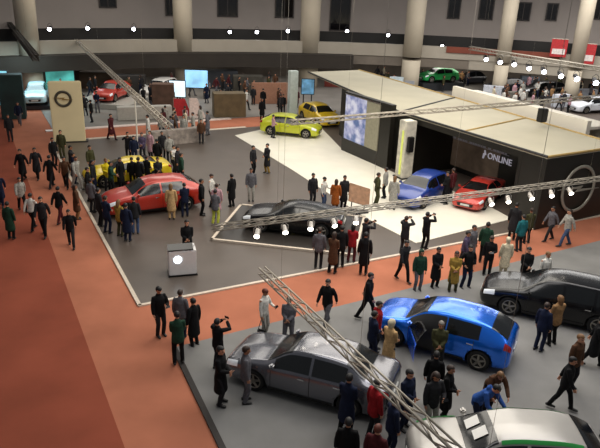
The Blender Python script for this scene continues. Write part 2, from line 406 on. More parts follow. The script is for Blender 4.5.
def on_bay(px, py, off=.05):      # point of the bay's back wall seen at a picture position
    o = Q0 + IN; n = nBC; d = ray(px, py); t = (o + n * off - CAM).dot(n) / d.dot(n); w_ = CAM + d * t
    return P(w_) + Vector((0, 0, w_.z))
pa, pb_ = on_bay(447, 140, .0), on_bay(500, 160, .0); wl = (pb_ - pa).xy.length
bm = bmesh.new(); solid([(0, 0), (wl, 0), (wl, 2.2), (0, 2.2)], .04, on_face(Vector((pa.x, pa.y, .35)), dBC), bm)
part('display_panel', bm, mat('dim_display', '5c4d40', rough=.5, emit=.18, noise=.4, scale=1.2), pav)
pa, pb_ = on_bay(487, 159, .08), on_bay(511, 165, .08); pa.z = pb_.z = (pa.z + pb_.z) / 2; wl = (pb_ - pa).xy.length
text('ONLINE', pa, dBC, wl / 3.55, LETT, 'letter', pav)
q_ = on_bay(482.5, 158, .08)
bm = bmesh.new(); Mb = on_face(q_, dBC)
solid([(.0, .0), (.1, .0), (.17, .24), (.26, .24), (.16, .5), (.07, .5), (.1, .3), (.02, .3)], .03, Mb, bm); part('bolt_mark', bm, LETT, pav)
pa, pb_ = on_bay(452, 138.5, .06), on_bay(511, 156, .06); zz = (pa.z + pb_.z) / 2; pa.z = zz; wl = (pb_ - pa).xy.length
bm = bmesh.new(); xx = 0; rr = random.Random(3); pts = [(wl, 0), (0, 0)][::-1]; up_ = []
while xx < wl - .25:
    w = rr.choice((.08, .12, .16, .2)); g_ = rr.choice((.05, .05, .07, .2)); up_ += [(xx, .16), (xx + w, .16), (xx + w, .02), (xx + w + g_, .02)]; xx += w + g_
solid([(0, 0), (xx, 0)] + up_[::-1], .02, on_face(pa, dBC), bm)
part('lettering', bm, LETG, pav)
# ring emblem on the wall between C and D
dCD = (D_ - C_).xy.to_3d().normalized(); nCD = Vector((dCD.y, -dCD.x, 0))
RINGM = mat('emblem_grey', '8b877c', rough=.35, metal=.4, emit=.08, noise=.1)
Mr = on_face(P(C_) + dCD * 2.5 + nCD * .1 + Vector((0, 0, 1.78)), dCD)
bm = bmesh.new(); torus(bm, Mr, 1.12, .085, n=48, flat=.6); part('emblem_ring', bm, RINGM, pav)
bm = bmesh.new(); solid([(-1.55, .14), (.25, .14), (.05, .0), (1.55, -.12), (-.25, -.12), (-.05, .02)], .05, Mr, bm); part('emblem_bolt', bm, RINGM, pav)

# white pavilion behind
wb0, wb1 = at(453, 86, 4.2), at(588, 121, 4.2)
dd = (wb1 - wb0).xy.to_3d().normalized(); nn = Vector((-dd.y, dd.x, 0))
if nn.y < 0: nn = -nn
wp = empty('white_pavilion', wb0.xy.to_3d(), label='low white walled booth behind the cream roofed pavilion', cat='pavilion')
WHITE = mat('white_panel', 'dcd6c8', rough=.6, noise=.05, scale=.7)
a, b = Vector((0, 0, 0)), (wb1 - wb0).xy.to_3d()
bm = bmesh.new(); prism(bm, [P2(a), P2(b), P2(b + nn * .3), P2(a + nn * .3)], .03, 4.2); part('front_wall', bm, WHITE, wp)
bm = bmesh.new(); prism(bm, [P2(a + nn * .3), P2(b + nn * .3), P2(b + nn * 2.2), P2(a + nn * 2.2)], 3.7, 3.85); part('roof', bm, WHITE, wp)
bm = bmesh.new(); prism(bm, [P2(a + nn * 2.0), P2(b + nn * 2.0), P2(b + nn * 2.2), P2(a + nn * 2.2)], .03, 3.69); part('back_wall', bm, WHITE, wp)

# led screen wall
l0, l1 = at(341, 150.5), at(386, 170.5)
ls = empty('screen_wall', l0, label='tall black wall with a bright portrait video screen on the white stage', cat='screen')
dl = (l1 - l0).xy.to_3d(); LL = dl.length; dl.normalize(); nl = Vector((dl.y, -dl.x, 0))
bm = bmesh.new(); a = Vector((0, 0, 0)); b = dl * LL; prism(bm, [P2(a), P2(b), P2(b - nl * .35), P2(a - nl * .35)], .05, 4.0); part('panel', bm, PBLK, ls)
def vid_mat():
    m = mat('video_picture', 'ffffff', rough=.3); nt = m.node_tree; N = nt.nodes; L = nt.links; b = N['Principled BSDF']
    tc = N.new('ShaderNodeTexCoord'); mp = N.new('ShaderNodeMapping'); mp.inputs['Scale'].default_value = (1.3, 1.3, 1.6); L.new(tc.outputs['Object'], mp.inputs[0])
    nz = N.new('ShaderNodeTexNoise'); nz.inputs['Scale'].default_value = 1.0; nz.inputs['Detail'].default_value = 6; L.new(mp.outputs[0], nz.inputs[0])
    cr = N.new('ShaderNodeValToRGB'); e = cr.color_ramp.elements; e[0].position = .38; e[0].color = rgba('5870a0'); e[1].position = .62; e[1].color = rgba('e8e6f2')
    x = e.new(.48); x.color = rgba('a3a6cc'); L.new(nz.outputs[0], cr.inputs[0]); L.new(cr.outputs[0], b.inputs['Emission Color']); b.inputs['Emission Strength'].default_value = .75
    b.inputs['Base Color'].default_value = rgba('303540'); [L.remove(l) for l in list(b.inputs['Base Color'].links)]
    return m
Ml = on_face(dl * .28 + nl * .0, dl)
bm = bmesh.new(); solid([(0, .95), (LL * .46, .95), (LL * .46, 3.86), (0, 3.86)], .04, Ml, bm); part('display', bm, vid_mat(), ls)
bm = bmesh.new(); solid([(LL * .465, .95), (LL * .74, .95), (LL * .74, 3.86), (LL * .465, 3.86)], .04, Ml, bm); part('side_panel', bm, mat('grey_side_panel', '8d8975', rough=.6, emit=.1, noise=.1), ls)
bm = bmesh.new(); solid([(-.05, 3.86), (LL * .75, 3.86), (LL * .75, 3.93), (-.05, 3.93)], .08, Ml, bm); part('top_rail', bm, CHROME, ls)
# white column by the screen
pc = at(403, 178)
wc = empty('display_column', pc, GRID, label='tall white square column with dark loudspeaker bracket beside the screen wall', cat='column')
bm = bmesh.new(); box(bm, (0, 0, 1.75), (.72, .72, 3.4), bevel=.03); part('shaft', bm, mat('column_white', 'c9c4b6', rough=.6, noise=.25, scale=2.5), wc)
bm = bmesh.new(); box(bm, (-.1, -.5, 2.15), (.36, .28, .9), bevel=.04); part('loudspeaker', bm, BLACK, wc)
bm = bmesh.new(); box(bm, (0, 0, .09), (.9, .9, .06), bevel=.01); part('base', bm, BLACK, wc)
bm = bmesh.new(); box(bm, (-.39, -.1, 1.6), (.05, .12, 2.6)); part('light_strip', bm, mat('lime_strip', 'c9d26a', emit=.4, noise=.05), wc)
# hanging speaker above the roof
p3 = t3a.lerp(t3b, .72)
best = min((abs((lambda q: 300 + F * (q - CAM).dot(RT) / (q - CAM).dot(FW))(t3a.lerp(t3b, i / 300)) - 545), i) for i in range(301))[1] / 300
p3 = t3a.lerp(t3b, best)
sp = empty('hanging_loudspeaker', p3 + Vector((0, 0, -.75)), GRID, label='black loudspeaker hanging under the thin truss above the cream roof', cat='loudspeaker')
bm = bmesh.new(); box(bm, (0, 0, 0), (.42, .4, .75), bevel=.03); part('cabinet', bm, BLACK, sp)
bm = bmesh.new(); box(bm, (0, -.21, 0), (.36, .02, .66)); part('front_grille', bm, HOUSING, sp)
bm = bmesh.new(); tube(bm, [(0, 0, .37), (0, 0, .62)], .03, n=6, cap=False); part('hanger', bm, ALU, sp)

# totem with ring emblem
ta, tb = at(54, 143), at(86, 142)
tt = empty('logo_totem', (ta + tb) / 2, math.atan2((tb - ta).y, (tb - ta).x), label='tall beige totem with a round ring emblem beside the red aisle', cat='totem')
tw = (tb - ta).length
bm = bmesh.new(); box(bm, (0, .25, 2.02), (tw, .5, 3.97), bevel=.05); part('body', bm, mat('totem_fabric', 'd2c29a', rough=.8, noise=.05, scale=.8, emit=.05), tt)
Mt = on_face(Vector((-.15, -.04, 2.92)), (1, 0, 0))
bm = bmesh.new(); torus(bm, Mt, .46, .085, n=36, flat=.5); part('emblem_ring', bm, mat('emblem_dark', '4b463c', rough=.4, metal=.3, noise=.3, scale=2), tt)
bm = bmesh.new(); solid([(-.62, .08), (.1, .08), (.02, .0), (.62, -.06), (-.1, -.06), (-.02, .02)], .05, Mt, bm); part('emblem_bolt', bm, mat('emblem_bolt_amber', '8a6a30', rough=.4, noise=.2), tt)
bm = bmesh.new(); box(bm, (0, .25, .05), (tw + .3, .8, .06)); part('base', bm, BLACK, tt)

# info podium with round light
pp = at(181, 277)
kp = empty('info_podium', pp + Vector((0, .3, 0)), R(16), label='white info podium with glowing round badge on the dark stand floor', cat='podium')
PODW = mat('podium_white', 'd5d3d2', rough=.35, noise=.04)
bm = bmesh.new(); box(bm, (0, 0, .58), (1.05, .62, 1.0), bevel=.03); part('body', bm, PODW, kp)
bm = bmesh.new(); box(bm, (0, 0, .05), (1.1, .66, .08)); part('plinth', bm, BLACK, kp)
bm = bmesh.new(); box(bm, (-.06, -.1, 1.16), (.95, .42, .05), Matrix.Rotation(R(14), 4, 'X'), bevel=.01); part('tablet', bm, mat('tablet_black', '141416', rough=.15, noise=.1), kp)
bm = bmesh.new(); box(bm, (0, .18, 1.1), (1.0, .22, .05)); part('counter_top', bm, PODW, kp)
bm = bmesh.new(); tube(bm, [(-.18, -.3, .74), (-.18, -.33, .74)], .15, n=24, cap=False); part('round_badge', bm, mat('badge_glow', 'e4f4ff', emit=4., noise=.02), kp)

# brown tilted board on stand
pb = at(358, 214)
bb = empty('tilted_board', pb, R(20), label='brown wooden board tilted on posts beside the black car platform', cat='board')
bm = bmesh.new(); box(bm, (0, 0, 1.0), (1.2, .06, .95), Matrix.Rotation(R(20), 4, 'Y') @ Matrix.Rotation(R(-35), 4, 'X'), bevel=.015); part('board', bm, mat('brown_wood', '8d6a50', rough=.6, noise=.25, scale=5), bb)
for sx in (-.35, .35):
    bm = bmesh.new(); tube(bm, [(sx, .1, .06), (sx, .06, .95)], .03, n=8, cap=False); part('post', bm, BLACK, bb)
bm = bmesh.new(); box(bm, (0, .1, .075), (1.0, .5, .05)); part('base', bm, BLACK, bb)

# platform under the black car
c0, c1, c2 = at(212, 241), at(330, 254), at(237, 195)
pl = empty('car_platform', c0, label='low dark platform with pale edging under the black show car', cat='platform')
e1 = (c1 - c0).normalized(); e2 = Vector((-e1.y, e1.x, 0)); Lp, Wp = 6.2, 4.6
q = [Vector((0, 0, 0)), e1 * Lp, e1 * Lp + e2 * Wp, e2 * Wp]
bm = bmesh.new(); prism(bm, [P2(p) for p in q], .031, .09); part('deck', bm, mat('platform_deck', '2e2a27', rough=.35, noise=.1), pl)
for i in range(4):
    a, b = q[i], q[(i + 1) % 4]; d = (b - a).normalized(); n = Vector((-d.y, d.x, 0)) * .06
    bm = bmesh.new(); prism(bm, [P2(a - n - d * .06), P2(b - n + d * .06), P2(b + n + d * .06), P2(a + n - d * .06)], .032, .12); part('edging', bm, TRIMM, pl)

def P_in(x, y): return at(x, y)
# ------------------------------------------------------------------ cars
def pchip(keys):      # keys: list of (x, v...) rising x -> monotone interpolator
    xs = [k[0] for k in keys]; n = len(xs); dim = len(keys[0]) - 1
    def slopes(v):
        h = [xs[i + 1] - xs[i] for i in range(n - 1)]; dl = [(v[i + 1] - v[i]) / h[i] for i in range(n - 1)]
        m = [dl[0]] + [0 if dl[i - 1] * dl[i] <= 0 else 2 * dl[i - 1] * dl[i] / (dl[i - 1] + dl[i]) for i in range(1, n - 1)] + [dl[-1]]
        return m
    vs = [[k[j + 1] for k in keys] for j in range(dim)]; ms = [slopes(v) for v in vs]
    def f(x):
        x = min(max(x, xs[0]), xs[-1]); i = 0
        while i < n - 2 and x > xs[i + 1]: i += 1
        h = xs[i + 1] - xs[i]; t = (x - xs[i]) / h
        a, b, c, d = 2 * t**3 - 3 * t**2 + 1, t**3 - 2 * t**2 + t, -2 * t**3 + 3 * t**2, t**3 - t**2
        return [a * v[i] + b * h * mm[i] + c * v[i + 1] + d * h * mm[i + 1] for v, mm in zip(vs, ms)]
    return f
SHAPES = {   # x: w, z_low, z_belt, w_top, z_top
 'sedan': dict(keys=[(-2.38, .66, .36, .70, .52, .78), (-2.33, .78, .30, .88, .64, .97), (-2.15, .86, .22, .96, .70, 1.05), (-1.75, .91, .19, .96, .68, 1.12), (-1.1, .92, .17, .93, .57, 1.42), (-.4, .92, .17, .91, .59, 1.47), (.3, .92, .17, .90, .57, 1.40), (1.08, .92, .17, .86, .72, .99), (1.5, .91, .17, .80, .76, .92), (2.0, .87, .18, .74, .70, .80), (2.27, .76, .20, .64, .58, .70), (2.36, .60, .26, .56, .46, .60)],
   ws=(.36, 1.02), rw=(-1.70, -1.16), sw=((.78, -.22), (-.30, -1.22)), wb=(1.38, -1.36), hl=1.95, tl=-2.2, belt=.93, r=.335),
 'hatch': dict(keys=[(-2.2, .66, .36, .66, .52, .76), (-2.16, .78, .28, .88, .60, 1.0), (-2.0, .86, .22, .97, .60, 1.14), (-1.5, .90, .19, .96, .58, 1.38), (-.9, .91, .17, .93, .58, 1.47), (-.2, .91, .17, .91, .58, 1.48), (.35, .91, .17, .89, .56, 1.40), (1.1, .91, .17, .86, .72, .99), (1.5, .90, .17, .80, .76, .92), (1.9, .86, .18, .73, .70, .81), (2.12, .76, .20, .63, .58, .70), (2.2, .60, .26, .55, .46, .60)],
   ws=(.40, 1.04), rw=(-2.02, -1.52), sw=((.8, -.2), (-.28, -1.25)), wb=(1.32, -1.33), hl=1.82, tl=-2.05, belt=.93, r=.335),
 'estate': dict(keys=[(-2.5, .70, .36, .70, .54, .80), (-2.45, .82, .30, .92, .66, 1.05), (-2.3, .88, .22, .98, .62, 1.28), (-2.0, .92, .19, .97, .60, 1.46), (-1.1, .93, .18, .95, .61, 1.54), (-.3, .93, .18, .93, .61, 1.55), (.35, .93, .18, .91, .59, 1.46), (1.15, .93, .18, .89, .74, 1.03), (1.6, .92, .18, .83, .78, .96), (2.1, .88, .19, .76, .72, .84), (2.37, .77, .22, .66, .58, .72), (2.46, .60, .28, .58, .46, .62)],
   ws=(.42, 1.08), rw=(-2.40, -2.06), sw=((.85, -.18), (-.26, -1.15), (-1.23, -1.95)), wb=(1.42, -1.42), hl=2.05, tl=-2.35, belt=.95, r=.35),
 'coupe': dict(keys=[(-2.3, .66, .34, .64, .54, .72), (-2.25, .80, .28, .80, .66, .92), (-2.0, .88, .20, .90, .70, .99), (-1.5, .93, .17, .90, .64, 1.08), (-.8, .94, .16, .87, .54, 1.24), (-.2, .94, .15, .85, .54, 1.28), (.25, .94, .15, .83, .52, 1.22), (1.05, .94, .15, .78, .74, .88), (1.5, .93, .15, .73, .80, .82), (2.0, .88, .16, .66, .72, .72), (2.24, .77, .18, .56, .58, .60), (2.32, .60, .22, .46, .46, .50)],
   ws=(.32, 1.0), rw=(-1.45, -.85), sw=((.7, -.3), (-.38, -1.05)), wb=(1.38, -1.36), hl=1.92, tl=-2.15, belt=.93, r=.345),
}
def catmull(pts, t):
    n = len(pts) - 1; i = min(int(t), n - 1); u = t - i
    p = [pts[max(i - 1, 0)], pts[i], pts[i + 1], pts[min(i + 2, n)]]
    return tuple(.5 * (2 * p[1][k] + (p[2][k] - p[0][k]) * u + (2 * p[0][k] - 5 * p[1][k] + 4 * p[2][k] - p[3][k]) * u * u + (-p[0][k] + 3 * p[1][k] - 3 * p[2][k] + p[3][k]) * u**3) for k in (0, 1))
def surf(sh):
    f = pchip(sh['keys'])
    def S(x, t, off=0.0):
        def raw(x, t):
            w, zl, zb, wt, zt = f(x)
            pts = [(0, zl), (.8 * w, zl), (.97 * w, zl + .10), (w, zl + .52 * (zb - zl)), (.965 * w, zb), (wt + .10 * (w - wt), zt - .14 * (zt - zb)), (wt * .78, zt), (0, zt + .025)]
            y, z = catmull(pts, min(max(t, 0), 7)); return Vector((x, y, z))
        p = raw(x, t)
        if off:
            a = raw(x + .02, t) - raw(x - .02, t); b = raw(x, min(t + .05, 7)) - raw(x, max(t - .05, 0))
            n = b.cross(a)
            if n.length > 1e-9:
                n.normalize()
                if n.dot(p - Vector((x, 0, .7))) < 0: n = -n
                p = p + n * off
        return p
    return S
def pane(S, x0, x1, t0, t1, nx, nt, off=.008, side=1, mirror=False, th=.0):
    bm = bmesh.new(); g = []
    ts = [t0 + (t1 - t0) * j / nt for j in range(nt + 1)]
    for i in range(nx + 1):
        x = x0 + (x1 - x0) * i / nx; row = []
        for t in ts: row.append(S(x, t, off))
        if mirror: row = row + [Vector((p.x, -p.y, p.z)) for p in reversed(row[:-1])]
        if side < 0: row = [Vector((p.x, -p.y, p.z)) for p in row]
        g.append([bm.verts.new(p) for p in row])
    for i in range(nx):
        for j in range(len(g[0]) - 1): bm.faces.new((g[i][j], g[i + 1][j], g[i + 1][j + 1], g[i][j + 1])).smooth = True
    if th:
        bmesh.ops.solidify(bm, geom=bm.faces[:], thickness=th)
    return bm
def eval_mesh(bm, mats, mods, name):
    me = bpy.data.meshes.new(name); bm.to_mesh(me); bm.free()
    for x in mats: me.materials.append(x)
    o = bpy.data.objects.new('tmp', me); COL.objects.link(o); extra = mods(o) or []
    bpy.context.view_layer.update()
    r = bpy.data.meshes.new_from_object(o.evaluated_get(bpy.context.evaluated_depsgraph_get()))
    r.name = name
    bpy.data.objects.remove(o); bpy.data.meshes.remove(me)
    for x in extra: bpy.data.objects.remove(x)
    return r
def car_template(kind, door=False):
    sh = SHAPES[kind]; S = surf(sh); T = []     # list of (name, mesh, parent index or None, use paint)
    x0, x1 = sh['keys'][0][0], sh['keys'][-1][0]; r = sh['r']
    NX, NT = 54, 26
    bm = bmesh.new(); g = []
    for i in range(NX + 1):
        x = x0 + (x1 - x0) * (.5 - .5 * math.cos(math.pi * (i / NX) ) * .55 - .5 * .45 * (1 - 2 * i / NX))
        half = [S(x, 7 * j / NT) for j in range(NT + 1)]
        ring = half + [Vector((p.x, -p.y, p.z)) for p in reversed(half[1:-1])]
        g.append([bm.verts.new(p) for p in ring])
    n = len(g[0])
    for i in range(NX):
        for j in range(n): bm.faces.new((g[i][j], g[i + 1][j], g[i + 1][(j + 1) % n], g[i][(j + 1) % n])).smooth = True
    bm.faces.new(g[0]); bm.faces.new(g[-1])
    bmesh.ops.recalc_face_normals(bm, faces=bm.faces[:])
    def mods(o):
        ex = []
        for wx in sh['wb']:
            for s in (-1, 1):
                b2 = bmesh.new(); bmesh.ops.create_cone(b2, cap_ends=True, segments=28, radius1=r + .06, radius2=r + .06, depth=.5, matrix=Matrix.Translation((wx, s * .88, r)) @ Matrix.Rotation(R(90), 4, 'X'))
                cm = bpy.data.meshes.new('c'); b2.to_mesh(cm); b2.free(); cm.materials.append(PAINT); cm.materials.append(BLACK)
                for p in cm.polygons: p.material_index = 1
                co = bpy.data.objects.new('c', cm); COL.objects.link(co); ex.append(co)
                md = o.modifiers.new('b', 'BOOLEAN'); md.operation = 'DIFFERENCE'; md.object = co; md.solver = 'EXACT'; md.material_mode = 'INDEX'
        return ex
    me = eval_mesh(bm, [PAINT, BLACK], mods, 'body')
    T.append(('body', me, None, True))
    def add(name, bm, m, par=None, paint=False, smooth=False):
        T.append((name, mesh(bm, name, m, smooth), par, paint)); return len(T) - 1
    add('windshield', pane(S, sh['ws'][0], sh['ws'][1], 5.15, 7, 8, 8, mirror=True), GLASS)
    add('rear_window', pane(S, sh['rw'][0], sh['rw'][1], 5.2, 7, 8, 8, mirror=True), GLASS)
    for s in (1, -1):
        for (a, b) in sh['sw']: add('side_window', pane(S, b, a, 4.12, 4.93, 10, 5, side=s), GLASS)
        add('sill', pane(S, sh['wb'][1] + r + .1, sh['wb'][0] - r - .1, 1.3, 2.2, 10, 3, off=.012, side=s), BLACK)
        add('headlight', pane(S, sh['hl'] - .08, x1 - .12, 3.6, 4.5, 8, 4, off=.01, side=s), HEADL)
        add('taillight', pane(S, x0 + .035, sh['tl'] + .08, 3.75, 4.45, 6, 3, off=.012, side=s), TAILL)
        bm = bmesh.new(); p = S(sh['ws'][1] - .22, 4.15, .0); p.y *= s
        box(bm, (p.x, p.y + s * .10, p.z + .09), (.13, .17, .14), bevel=.04); box(bm, (p.x, p.y + s * .03, p.z + .05), (.07, .12, .05)); add('mirror', bm, PAINT, paint=True)
        for xx in (-.02, -1.02):
            p = S(xx, 3.75, .012); p.y *= s; bm = bmesh.new(); box(bm, tuple(p), (.19, .03, .035), bevel=.008); add('door_handle', bm, CHROME)
        # shut lines
        for xx in (.86, -.26, -1.12):
            add('shut_line', pane(S, xx - .008, xx + .008, 2.2, 4.05, 1, 8, off=.003, side=s), BLACK)
    bm = bmesh.new()
    xg = x1 - .035
    zl = sh['keys'][-1][2]; solid([(-.42, zl + .06), (.42, zl + .06), (.48, zl + .24), (-.48, zl + .24)], .06, on_face((xg, 0, 0), (0, 1, 0)), bm); add('grille', bm, BLACK)
    bm = bmesh.new(); solid([(-.26, zl + .1), (.26, zl + .1), (.26, zl + .21), (-.26, zl + .21)], .02, on_face((xg + .055, 0, 0), (0, 1, 0)), bm); add('number_plate', bm, PLATE)
    bm = bmesh.new(); solid([(-.26, .58), (.26, .58), (.26, .69), (-.26, .69)], .02, on_face((x0 - .0, 0, 0), (0, -1, 0)), bm); add('number_plate', bm, PLATE)
    for wx in sh['wb']:
        for s in (-1, 1):
            bm = bmesh.new(); c = Vector((wx, s * .80, r)); k = 30
            prof = [(.62 * r, -.10), (.93 * r, -.11), (r, -.07), (r, .07), (.93 * r, .11), (.64 * r, .10)]
            rings = [[bm.verts.new(c + Vector((rr * math.cos(2 * math.pi * a / k), yy, rr * math.sin(2 * math.pi * a / k)))) for a in range(k)] for rr, yy in prof]
            for i in range(len(rings)):
                A2, B2 = rings[i], rings[(i + 1) % len(rings)]
                for a in range(k): bm.faces.new((A2[a], A2[(a + 1) % k], B2[(a + 1) % k], B2[a])).smooth = True
            wi = add('wheel', bm, TYRE)
            bm = bmesh.new(); tube(bm, [c + Vector((0, -.06, 0)), c + Vector((0, .06, 0))], .66 * r, n=26, cap=False); add('brake_disc', bm, BLACK, wi)
            bm = bmesh.new(); yo = s * .085
            b2 = bmesh.new(); torus(b2, Matrix.Translation(c + Vector((0, yo, 0))) @ Matrix.Rotation(R(90), 4, 'X'), .64 * r, .022, n=28, k=6); merge(bm, b2)
            for q in range(5):
                a = 2 * math.pi * q / 5 + .3; d = Vector((math.cos(a), 0, math.sin(a)))
                tube(bm, [c + Vector((0, yo, 0)) + d * .03, c + Vector((0, yo, 0)) + d * .64 * r], [.04, .028], n=6, cap=False)
            ball(bm, c + Vector((0, yo, 0)), (.05, .03, .05), n=10); add('rim', bm, RIM, wi)
    if door:
        add('door_opening', pane(S, -.24, .86, 2.15, 4.9, 10, 8, off=.012, side=1), BLACK)  # black sheet stands for the dark interior behind the open door
        bm = bmesh.new(); box(bm, (.2, .78, .62), (.5, .16, .16), bevel=.05); box(bm, (-.08, .80, .9), (.14, .15, .55), Matrix.Rotation(R(-12), 4, 'Y'), bevel=.05); add('seat', bm, mat('seat_grey', '4a4640', rough=.8, noise=.15))
        bm = pane(S, -.24, .86, 2.15, 4.02, 10, 8, off=.0, side=1, th=.07)
        hinge = S(.86, 3.2); M = Matrix.Translation(hinge) @ Matrix.Rotation(R(-62), 4, 'Z') @ Matrix.Translation(-hinge); bm.transform(M)
        di = add('door', bm, PAINT, paint=True, smooth=True)
        bm = pane(S, -.2, .78, 4.1, 4.92, 10, 4, off=.0, side=1, th=.02); bm.transform(M); add('side_window', bm, GLASS, di)
    return T
TPL = {}
OBST = []; PEOPLE = []
def place_car(kind, p, heading, color, label, group=None, z=0., name='car', s=1., extra=None, glass=None):
    if kind not in TPL: TPL[kind] = car_template(kind.split('_')[0], door=kind.endswith('door'))
    e = empty(name, Vector((p[0], p[1], z)), heading, label, 'car', group, scale=s)
    kk = SHAPES[kind.split('_')[0]]['keys']; OBST.append((Vector((p[0], p[1], 0)), heading, kk[-1][0] * s + .05, 1.06 * s))
    objs = []
    for (n, me, par, paint) in TPL[kind]:
        o = bpy.data.objects.new(n, me); COL.objects.link(o); o.parent = e if par is None else objs[par]; objs.append(o)
        if paint:
            o.color = rgba(color)
            if color in ('66676f', '0a70ec'): o.material_slots[0].link = 'OBJECT'; o.material_slots[0].material = PAINTM
            if max(lin(color)) < .012: o.material_slots[0].link = 'OBJECT'; o.material_slots[0].material = PAINTD
    return e, objs
def mid(p, q): return (Vector(p) + Vector(q)) / 2
def offs(p, hd, f, l): return Vector((p[0] + math.cos(hd) * f - math.sin(hd) * l, p[1] + math.sin(hd) * f + math.cos(hd) * l, 0))
ZL = .05
# near-side wheel contact midpoints -> car centres (camera sees each car's left side)
h1 = R(159); c1_ = offs(mid(at(258, 394), at(343, 416)), h1, 0, -.85); place_car('sedan', c1_, h1, '66676f', 'dark grey sedan parked on the lower stand beneath the sloping truss', z=ZL)
h2 = R(153.5); c2_ = offs(mid(at(393, 347), at(475, 371)), h2, 0, -.85)
place_car('hatch_door', c2_, h2, '0a70ec', 'bright blue hatchback with an open front door on the lower stand', z=ZL)
h3 = R(157); c3_ = offs(mid(at(508, 315), at(595, 337)), h3, 0.0, -.85); place_car('estate', c3_, h3, '08080b', 'glossy black estate car behind the bright blue hatchback', z=ZL)
h4 = R(179); c4_ = Vector((4.95, 11.5, 0))
ec, oc = place_car('hatch', c4_, h4, 'a9a59f', 'white and green show car with papers on its dark windshield by the sloping truss', z=ZL)
S4 = surf(SHAPES['hatch'])
GREEN = mat('green_stripe', '2f9a45', rough=.3, coat=.5, noise=.05)
ORANGE = mat('orange_trim', 'b24a22', rough=.5, noise=.2); MBLK = mat('matt_black', '171718', rough=.6, noise=.1)
for s in (1, -1):
    part('roof_stripe', pane(S4, -1.45, .34, 5.02, 5.5, 14, 2, off=.012, side=s), GREEN, ec)
    part('fender_stripe', pane(S4, 1.05, 1.95, 4.2, 4.95, 10, 3, off=.014, side=s), GREEN, ec)
    part('window_trim', pane(S4, -.22, .3, 4.25, 4.75, 8, 3, off=.014, side=s), ORANGE, ec)  # orange panes stand for the interior seen through the side glass
    part('window_trim', pane(S4, -.95, -.45, 4.25, 4.75, 8, 3, off=.014, side=s), ORANGE, ec)
bpy.context.view_layer.update()
for k, (xx, yy) in enumerate(((.78, -.30), (.70, .12))):
    M = ec.matrix_world; p = S4(xx, 7); gx = S4(xx + .1, 7) - S4(xx - .1, 7)
    bm = bmesh.new(); box(bm, (0, 0, 0), (.34, .3, .006), Matrix.Rotation(math.atan2(-gx.z, gx.x), 4, 'Y'))
    o = link('paper_sheet', mesh(bm, 'paper_sheet', mat('paper', 'eceae4', rough=.7, noise=.03)), label=['white paper sheet on the dark windshield, farther from the sloping truss', 'white paper sheet on the dark windshield, nearer the green striped roof side'][k], cat='paper')
    o.location = M @ Vector((xx, yy, p.z + .03)); o.rotation_euler = (0, 0, h4)
# show stand cars
hb = math.atan2(e1.y, e1.x); pbk = c0 + e1 * 3.2 + e2 * 2.2
OBST.append((c0 + e1 * Lp / 2 + e2 * Wp / 2, hb, Lp / 2 + .06, Wp / 2 + .06))
place_car('coupe', pbk, hb + math.pi, '0d0d10', 'low black sports coupe on the dark platform beneath the spotlight truss', z=.091)
hr = R(208); pr = offs(mid(at(123, 219), at(190, 210)), hr, 0, -.85); place_car('hatch', pr, hr, 'b02814', 'orange red hatchback on the dark stand surrounded by visitors', z=.03, s=1.06)
place_car('coupe', at(128, 181), R(208), 'e0c312', 'yellow car behind the orange red hatchback, half hidden by visitors', z=.03)
place_car('hatch', at(291, 135), R(-14), 'bcc226', 'lime yellow hatchback at the far end of the white stage', z=.051)
place_car('hatch', at(319, 122.5), R(-62), 'd8b40a', 'yellow hatchback beside the dark pavilion wall past the screen wall', z=.031)
place_car('hatch', at(421, 200), R(232), '1c3a8a', 'small blue hatchback on the white stage by the white column', z=.051, s=.95)
place_car('coupe', P_in(478, 201.5), R(236), 'c03a30', 'red sports car in the open bay of the black pavilion', z=.051, s=.9)
LPL2 = mat('plinth_black', '202226', rough=.5, noise=.1)
def slab(name, p, rot, size, m, label, cat, group=None, z=.03, bevel=.03, partname='body'):
    e = empty(name, Vector((p[0], p[1], 0)), rot, label, cat, group)
    OBST.append((Vector((p[0], p[1], 0)), rot, size[0] / 2, size[1] / 2))
    bm = bmesh.new(); box(bm, (0, 0, z + size[2] / 2), size, bevel=bevel); part(partname, bm, m, e); return e
# distant cars
place_car('hatch', at(38, 105), R(288), 'bfe6f2', 'pale car lit cyan on the stand left of the beige totem'.replace('left of', 'behind'), z=.36)  # white car; some of the cyan light is put into its paint
place_car('hatch', at(113, 104), R(262), 'b8301c', 'red hatchback on the low white plinth past the totem', z=.46)
place_car('estate', at(160, 96), R(255), 'd8d5d0', 'white estate car under the dark fascia beside the bright screens', z=.03)
slab('display_plinth', at(437, 89), R(20), (5.2, 2.6, .8), LPL2, 'dark plinth carrying the vivid green car', 'plinth')
place_car('hatch', at(437, 89), R(200), '18a04c', 'vivid green car on a plinth behind the cream pavilion roof', z=.84)
place_car('estate', at(470, 84), R(190), '2a2a30', 'dark estate car beyond the white pavilion', z=.031)
for k, (x, y, hd, c, lab) in enumerate(((505, 92, 200, '2f3138', 'dark grey car in the distant hall by a black one'), (540, 96, 195, '121216', 'black car in the distant hall between two darker groups of visitors'), (574, 90, 190, 'c9ccd2', 'silver car in the distant hall under the red banners'), (520, 78, 185, '3c3f4a', 'slate car in the distant hall under the lamp truss'), (590, 112, 200, 'dfe3ea', 'white car in the distant hall behind the white pavilion'))):
    place_car('estate' if k % 2 else 'hatch', at(x, y), R(hd), c, lab, 'cars in the distant hall', z=.031)

